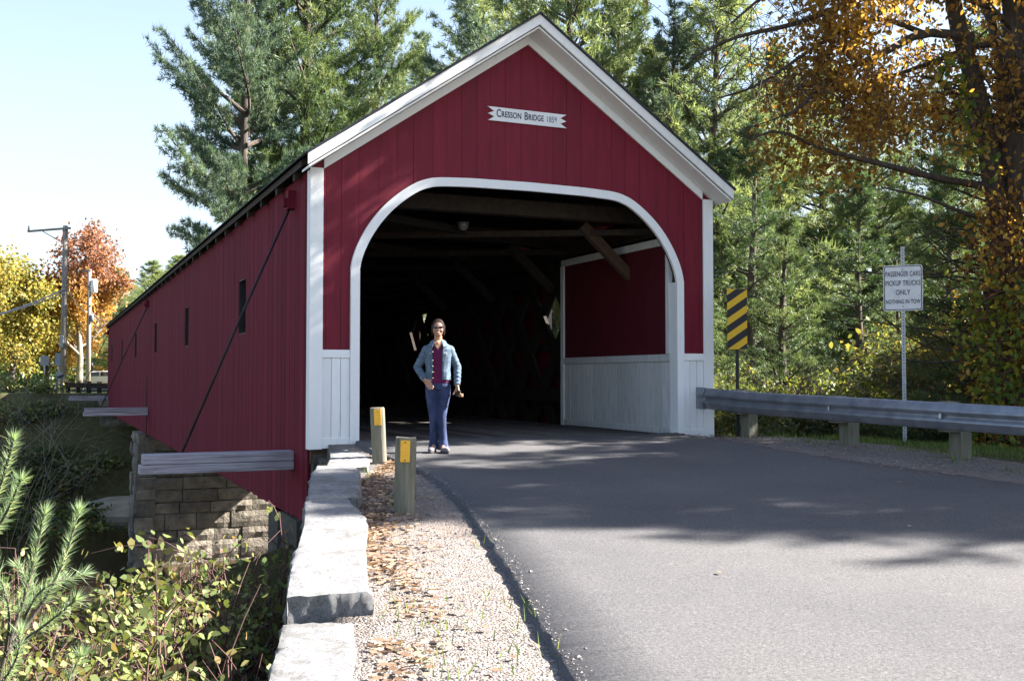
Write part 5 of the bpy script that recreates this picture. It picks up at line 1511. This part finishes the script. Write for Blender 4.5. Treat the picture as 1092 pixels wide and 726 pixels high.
# shirt
b = MB()
sec(b, [(0, .008, .835, .146, .112), (0, .008, .86, .15, .114), (0, .008, .95, .139, .107), (0, .008, 1.05, .139, .108), (0, .0, 1.15, .147, .117), (0, .003, 1.22, .15, .11), (0, .01, 1.275, .13, .092), (0, .014, 1.31, .085, .07)])
b.build('shirt', M['purple'], per, remesh=.009, smooth_it=3)
b = MB(); b.prism([(-.048, -.088, 1.335), (.0, -.122, 1.235), (.048, -.088, 1.335)], (0, -.004, .0))
b.ball((0, -.06, 1.3), (.052, .045, .055), 14, 10); b.build('neckline_skin', M['skin'], per)
# jeans
b = MB()
sec(b, [(0, .01, .755, .135, .1), (0, .01, .8, .15, .112), (0, .01, .88, .138, .108), (0, .01, .9, .13, .1)])
def leg(pts):
    P = [Vector(p[:3]) for p in pts]; b.tube(P, [p[3] for p in pts], 18)
leg([(-.073, .01, .82, .084), (-.072, .005, .68, .08), (-.064, .0, .55, .066), (-.054, -.006, .43, .056), (-.052, .012, .28, .05), (-.052, .022, .14, .053), (-.056, .012, .03, .064)])
leg([(.073, .01, .82, .084), (.07, .0, .68, .08), (.056, -.014, .55, .066), (.046, -.026, .43, .056), (.052, -.026, .28, .051), (.062, -.022, .14, .054), (.07, -.034, .028, .066)])
for z, r in ((.43, .062), (.5, .066), (.12, .066)):
    pass
b.build('jeans', M['denim_dark'], per, remesh=.008, smooth_it=2)
# shoes
for s, ax, ay, yaw in ((-1, -.06, .01, -.2), (1, .076, -.045, .3)):
    Mr = Matrix.Rotation(yaw, 3, 'Z')
    b = MB(); vs, fs = [], []; n = 20
    for z, g_ in ((.012, 1.0), (.03, 1.02), (.05, .93), (.068, .78), (.085, .5)):
        for k in range(n):
            a = 2*math.pi*k/n; ly = math.sin(a)
            yy = ly*.125-.045; xx = math.cos(a)*.042*(1 if ly > -.2 else 1.08)
            f = g_; tz = z
            if z > .05 and yy < -.06: tz = .05+(z-.05)*.35
            v = Mr @ Vector((xx*f, (yy+.03)*(f if z < .06 else f*.9)-.03, 0)); vs.append((ax+v.x, ay+v.y, tz))
    for i in range(4):
        for k in range(n): fs.append((i*n+k, i*n+(k+1) % n, (i+1)*n+(k+1) % n, (i+1)*n+k))
    fs += [list(range(n))[::-1], [4*n+k for k in range(n)]]; b.add(vs, fs, 0, True, .5)
    sh_ = b.build('shoe', M['shoe'], per)
    b = MB(); vs = []
    for z in (0.0, .018):
        for k in range(n):
            a = 2*math.pi*k/n; v = Mr @ Vector((math.cos(a)*.046, math.sin(a)*.13-.045, 0)); vs.append((ax+v.x, ay+v.y, z))
    b.add(vs, [(k, (k+1) % n, n+(k+1) % n, n+k) for k in range(n)]+[list(range(n))[::-1], list(range(n, 2*n))], 0, False, .5)
    b.build('sole', M['sole'], sh_)
# jacket: open front shell, sleeves, remeshed into one
b = MB()
rows = [(.872, .162, .128), (.9, .158, .13), (1.0, .152, .128), (1.1, .16, .134), (1.19, .17, .136), (1.25, .172, .125), (1.292, .15, .104), (1.325, .1, .083)]
vs, fs = [], []; n = 34
gapL = lambda z: rad(-90)-.0-(.36+.1*sm(z, 1.0, .87)) ; gapR = lambda z: rad(-90)+(.27+.02*sm(z, 1.1, .87))
for th in (0, -.017):
    for z, rx, ry in rows:
        a0 = gapR(z); a1 = gapL(z)+2*math.pi
        if z > 1.24: a0 += (z-1.24)*2.2; a1 -= (z-1.24)*2.2
        for k in range(n):
            a = a0+(a1-a0)*k/(n-1); ca, sa = math.cos(a), math.sin(a)
            ca = math.copysign(abs(ca)**.85, ca); sa = math.copysign(abs(sa)**.85, sa)
            wob = .009*noise.noise(Vector((ca*3, sa*3, z*13)))+.004*noise.noise(Vector((ca*9, sa*9, z*30)))
            vs.append(((rx+th+wob)*ca, .008+(ry+th+wob)*sa, z))
m = len(rows); off = m*n
for i in range(m-1):
    for k in range(n-1):
        fs.append((i*n+k, i*n+k+1, (i+1)*n+k+1, (i+1)*n+k)); fs.append((off+i*n+k, off+(i+1)*n+k, off+(i+1)*n+k+1, off+i*n+k+1))
    fs.append((i*n, (i+1)*n, off+(i+1)*n, off+i*n)); fs.append((i*n+n-1, off+i*n+n-1, off+(i+1)*n+n-1, (i+1)*n+n-1))
for k in range(n-1):
    fs.append((k, off+k, off+k+1, k+1)); q = (m-1)*n; fs.append((q+k, q+k+1, off+q+k+1, off+q+k))
b.add(vs, fs, 0, True, .5)
for s, SH, EL, WR in ((-1, SHL, ELL, WRL), (1, SHR, ELR, WRR)):
    up_ = SH+Vector((-s*.012, 0, -.003)); P, Rr = [], []
    K = 9
    for i in range(K+1): t = i/K; P.append(up_.lerp(EL, t)); Rr.append(.062-.014*t+.004*math.sin(i*2.4))
    for i in range(1, K+1): t = i/K*.93; P.append(EL.lerp(WR, t)); Rr.append(.05-.012*t+.005*math.sin(i*2.9))
    b.tube(P, Rr, 16)
    b.ball(up_, (.066, .068, .062), 14, 10)
jk = b.build('jacket', M['denim_light'], per, remesh=.0055, smooth_it=2)
# collar, pocket flaps, plackets, hem band
b = MB()
for s in (-1, 1):
    b.prism([(s*.045, -.07, 1.352), (s*.095, -.045, 1.335), (s*.118, -.088, 1.285), (s*.066, -.128, 1.268)], (0, -.008, .004))
    b.prism([(s*.045, -.07, 1.352), (s*.06, .02, 1.362), (s*.1, .03, 1.335), (s*.095, -.045, 1.335)], (0, 0, .008))
b.build('collar', M['denim_light'], jk, bevel=.003)
for s in (-1, 1):
    b = MB(); b.prism([(s*.07, -.135, 1.215), (s*.125, -.108, 1.215), (s*.125, -.112, 1.192), (s*.098, -.13, 1.18), (s*.07, -.141, 1.192)], (0, -.007, 0)); b.build('pocket_flap', M['denim_light'], jk, bevel=.002)
    b = MB(); b.ball((s*.098, -.139, 1.19), (.006, .004, .006), 8, 6); b.build('button', M['brass'], jk)
for z in (.9, .97, 1.04, 1.11, 1.215): b = MB(); b.ball((-.062, -.134 if z < 1.1 else -.14, z), (.006, .005, .006), 8, 6); b.build('button', M['brass'], jk)
# phone in the hand
hp = per.matrix_basis @ Vector((WRR.x+.008, WRR.y-.055, WRR.z-.085))
rzp = per.rotation_euler.z
ph = MB(); ph.box((0, 0, 0), (.045, .018, .085)); 
o = ph.build('mobile_phone', M['black'], None, bevel=.006); o.location = hp; o.rotation_euler = (.5, .6, rzp); tag(o, 'small dark mobile phone held in the standing woman\'s lowered hand', 'mobile phone')

# ------------------------------------------------------------------ far side of the river
def pole(px, d, topy, r, lbl, arm, wires=None):
    p = at(px, 402, d); g = terr(p.x, p.y); h = at(px, topy, d).z-g
    t = empty('utility_pole', (p.x, p.y, g), YAW*-1, lbl, 'utility pole', 'wooden utility poles beyond the river')
    b = MB(); b.tube([(0, 0, -.3), (0, 0, h*.5), (0, 0, h)], [r*1.15, r, r*.82], 12); b.build('pole_shaft', M['pole_wood'], t)
    b = MB()
    if arm: b.beam((-2.2, -.1, h-.35), (.35, -.1, h-.15), .1, .12); b.beam((-1.3, -.12, h-.35), (0, -.12, h-1.1), .04, .05)
    else: b.beam((-.9, -.1, h-.1), (.15, -.1, h-.1), .09, .1)
    b.build('cross_arm', M['pole_wood'], t)
    b = MB()
    for x in ((-2.15, .0) if arm else (-.85,)): b.tube([(x, -.1, h-.3), (x, -.1, h-.02)], [.06, .045], 10)
    b.build('insulator', M['galv_post'], t)
    return t, p, g, h
t1, p1, g1, h1 = pole(67.5, 62, 240, .17, 'nearer tall grey utility pole with one long cross arm on its left', True)
b = MB(); b.box((-.02, -.26, 3.0), (.22, .16, .7)); b.build('meter_box', M['alu'], t1, bevel=.02)
t2, p2, g2, h2 = pole(94, 84, 287, .17, 'farther brown utility pole carrying a pale transformer can', False)
b = MB(); b.tube([(.42, -.1, h2-1.9), (.42, -.1, h2-1.8), (.42, -.1, h2-.9), (.42, -.1, h2-.8)], [.2, .26, .26, .18], 14); b.b2(.1, .42, -.14, -.06, h2-1.4, h2-1.3); b.build('transformer', M['signwhite'], t2)
b = MB(); b.tube([(.3, -.1, h2*.56), (.3, -.1, h2*.62)], [.12, .12], 10); b.build('junction_can', M['ink_grey'], t2)
def wire(a, c, sag, r, lbl):
    b = MB(); a, c = Vector(a), Vector(c); b.tube([a.lerp(c, i/16)-Vector((0, 0, sag*4*(i/16)*(1-i/16))) for i in range(17)], r, 6)
    tag(b.build('overhead_wire', M['wire'], None), lbl, 'wire', 'overhead wires on the far bank')
wire(at(69, 308, 62), at(-190, 330, 58), 1.4, .045, 'thick pale wire sagging left from the nearer pole, upper of two')
wire(at(69, 312, 62), at(-190, 345, 58), 1.0, .035, 'thick pale wire sagging left from the nearer pole, lower of two')
wire(at(70, 305, 62), at(93, 333, 84), .3, .04, 'short wire joining the nearer pole to the farther pole')
wire(at(95, 330, 84), at(125, 345, 75), .3, .035, 'wire running right from the farther pole, upper of two behind the bridge')
wire(at(95, 333, 84), at(125, 352, 75), .3, .035, 'wire running right from the farther pole, lower of two behind the bridge')

def far_sign(px, py, d, w, h, shape, lbl, matk):
    p = at(px, py, d); g = terr(p.x, p.y)
    t = empty('road_sign', (p.x, p.y, g), facing(p), lbl, 'road sign')
    z = p.z-g
    b = MB()
    if shape == 'diamond': b.prism([(-w/2, 0, z), (0, 0, z-w/2), (w/2, 0, z), (0, 0, z+w/2)], (0, .02, 0))
    else: b.b2(-w/2, w/2, 0, .02, z-h/2, z+h/2)
    b.build('sign_panel', M[matk], t)
    b = MB(); b.b2(-.04, .04, .025, .07, -.2, z+h*.45); b.build('sign_post', M['galv_post'], t)
far_sign(47.5, 384.5, 66, .5, .62, 'rect', 'small grey backed sign left of the nearer utility pole', 'alu')
far_sign(62.5, 383, 66, .42, .78, 'rect', 'pale green backed sign just behind the nearer utility pole', 'ink_grey')
far_sign(93, 378, 96, 1.05, 1.0, 'diamond', 'diamond sign seen edge down beside the farther utility pole', 'alu')
# mailbox
p = at(63.5, 402, 60); g = terr(p.x, p.y); mb = empty('mailbox', (p.x, p.y, g), facing(p), 'grey mailbox on two legs at the foot of the nearer utility pole', 'mailbox')
b = MB(); z = at(63, 401, 60).z-g; b.b2(-.2, .2, -.25, .25, z-.17, z+.05); b.tube([(0, -.25, z+.05), (0, .25, z+.05)], .2, 16); b.build('mailbox_body', M['alu'], mb)
for x in (-.14, .14): b = MB(); b.b2(x-.05, x+.05, -.05, .05, -.2, z-.17); b.build('leg', M['pole_wood'], mb)
# far guardrail (timber)
fg = at(68, 410, 61); fe = at(124, 412, 61)
t = empty('timber_guardrail', (fg.x, fg.y, terr(fg.x, fg.y)), 0, 'dark low timber guardrail at the far end of the bridge', 'guardrail')
o0 = Vector((fg.x, fg.y, terr(fg.x, fg.y)))
b = MB(); b.beam(fg-o0, fe-o0, .15, .3); b.build('rail', M['dark_wood'], t, bevel=.01)
for k in range(5):
    q = fg.lerp(fe, (k+.4)/5)-o0; b = MB(); b.box((q.x, q.y-.02+.2, q.z-.35), (.25, .25, 1.2)); b.build('rail_post', M['dark_wood'], t)
# white car
p = at(110, 405, 92); g = terr(p.x, p.y)
car = empty('parked_car', (p.x, p.y, g+.02), -.35, 'small white car parked beyond the far end of the bridge', 'car')
b = MB()
prof = [(-2.1, .35), (-2.15, .75), (-1.9, .88), (-1.35, .95), (-.75, 1.38), (.75, 1.42), (1.45, 1.0), (2.05, .92), (2.15, .6), (2.1, .35)]
b.prism([(x, -.82, z) for x, z in prof], (0, 1.64, 0)); b.build('body', M['signwhite'], car, bevel=.08)
for pr in ([(-1.2, .97), (-.72, 1.32), (-.08, 1.34), (-.08, .97)], [(.02, .97), (.02, 1.35), (.7, 1.36), (1.2, 1.0)]):
    b = MB(); b.prism([(x, -.835, z) for x, z in pr], (0, 1.67, 0)); b.build('window', M['lens'], car)
for x in (-1.35, 1.35):
    for y in (-.78, .78):
        b = MB(); b.tube([(x, y-.1, .32), (x, y+.1, .32)], .32, 18); wh = b.build('wheel', M['sole'], car)
        b = MB(); b.tube([(x, y-.11, .32), (x, y+.11, .32)], .18, 14); b.build('rim', M['galv_post'], wh)
for y in (-.6, .6): b = MB(); b.box((-2.14, y, .68), (.05, .3, .14)); b.build('headlight', M['teeth'], car)

# ------------------------------------------------------------------ light, sky, camera
SUN_AZ, SUN_EL = math.atan2(.97, -.24), rad(37)          # azimuth measured from +Y towards +X
sd = Vector((math.sin(SUN_AZ)*math.cos(SUN_EL), math.cos(SUN_AZ)*math.cos(SUN_EL), math.sin(SUN_EL)))
w = bpy.data.worlds.new('World'); SC.world = w; w.use_nodes = True
nt = w.node_tree; bg = nt.nodes['Background']
sky = nt.nodes.new('ShaderNodeTexSky'); sky.sky_type = 'NISHITA'; sky.sun_disc = False
sky.sun_elevation = SUN_EL; sky.sun_rotation = SUN_AZ; sky.air_density = 1.0; sky.dust_density = 1.6; sky.ozone_density = 1.0; sky.altitude = 100
tcw = nt.nodes.new('ShaderNodeTexCoord'); spw = nt.nodes.new('ShaderNodeSeparateXYZ'); nt.links.new(tcw.outputs['Generated'], spw.inputs[0])
mrw = nt.nodes.new('ShaderNodeMapRange'); nt.links.new(spw.outputs['Z'], mrw.inputs[0])
mrw.inputs[1].default_value = 0; mrw.inputs[2].default_value = .5; mrw.inputs[3].default_value = .85; mrw.inputs[4].default_value = .0
hz = mix(nt, sky.outputs[0], (3.1, 3.55, 3.9), mrw.outputs[0])   # thin high haze, whiter towards the horizon
nt.links.new(hz, bg.inputs[0]); bg.inputs[1].default_value = .052
ld = bpy.data.lights.new('sun', 'SUN'); ld.energy = 5.0; ld.angle = rad(.5); ld.color = (1, .94, .86)
lo = bpy.data.objects.new('sun', ld); COL.objects.link(lo); lo.rotation_euler = sd.to_track_quat('Z', 'Y').to_euler(); lo.location = (30, -5, 30)
cd = bpy.data.cameras.new('camera'); cam = bpy.data.objects.new('camera', cd); COL.objects.link(cam)
cam.location = CAM; cam.rotation_euler = (math.pi/2+PIT, 0, -YAW); cd.sensor_width = 36; cd.lens = FPX/1092*36; cd.clip_start = .05; cd.clip_end = 2000
SC.camera = cam
SC.view_settings.view_transform = 'Standard'; SC.view_settings.look = 'None'; SC.view_settings.gamma = 1; SC.view_settings.exposure = 2.72
SC.view_settings.use_curve_mapping = False
SC.cycles.max_bounces = 6; SC.cycles.diffuse_bounces = 3; SC.cycles.glossy_bounces = 2; SC.cycles.transmission_bounces = 4; SC.cycles.transparent_max_bounces = 4
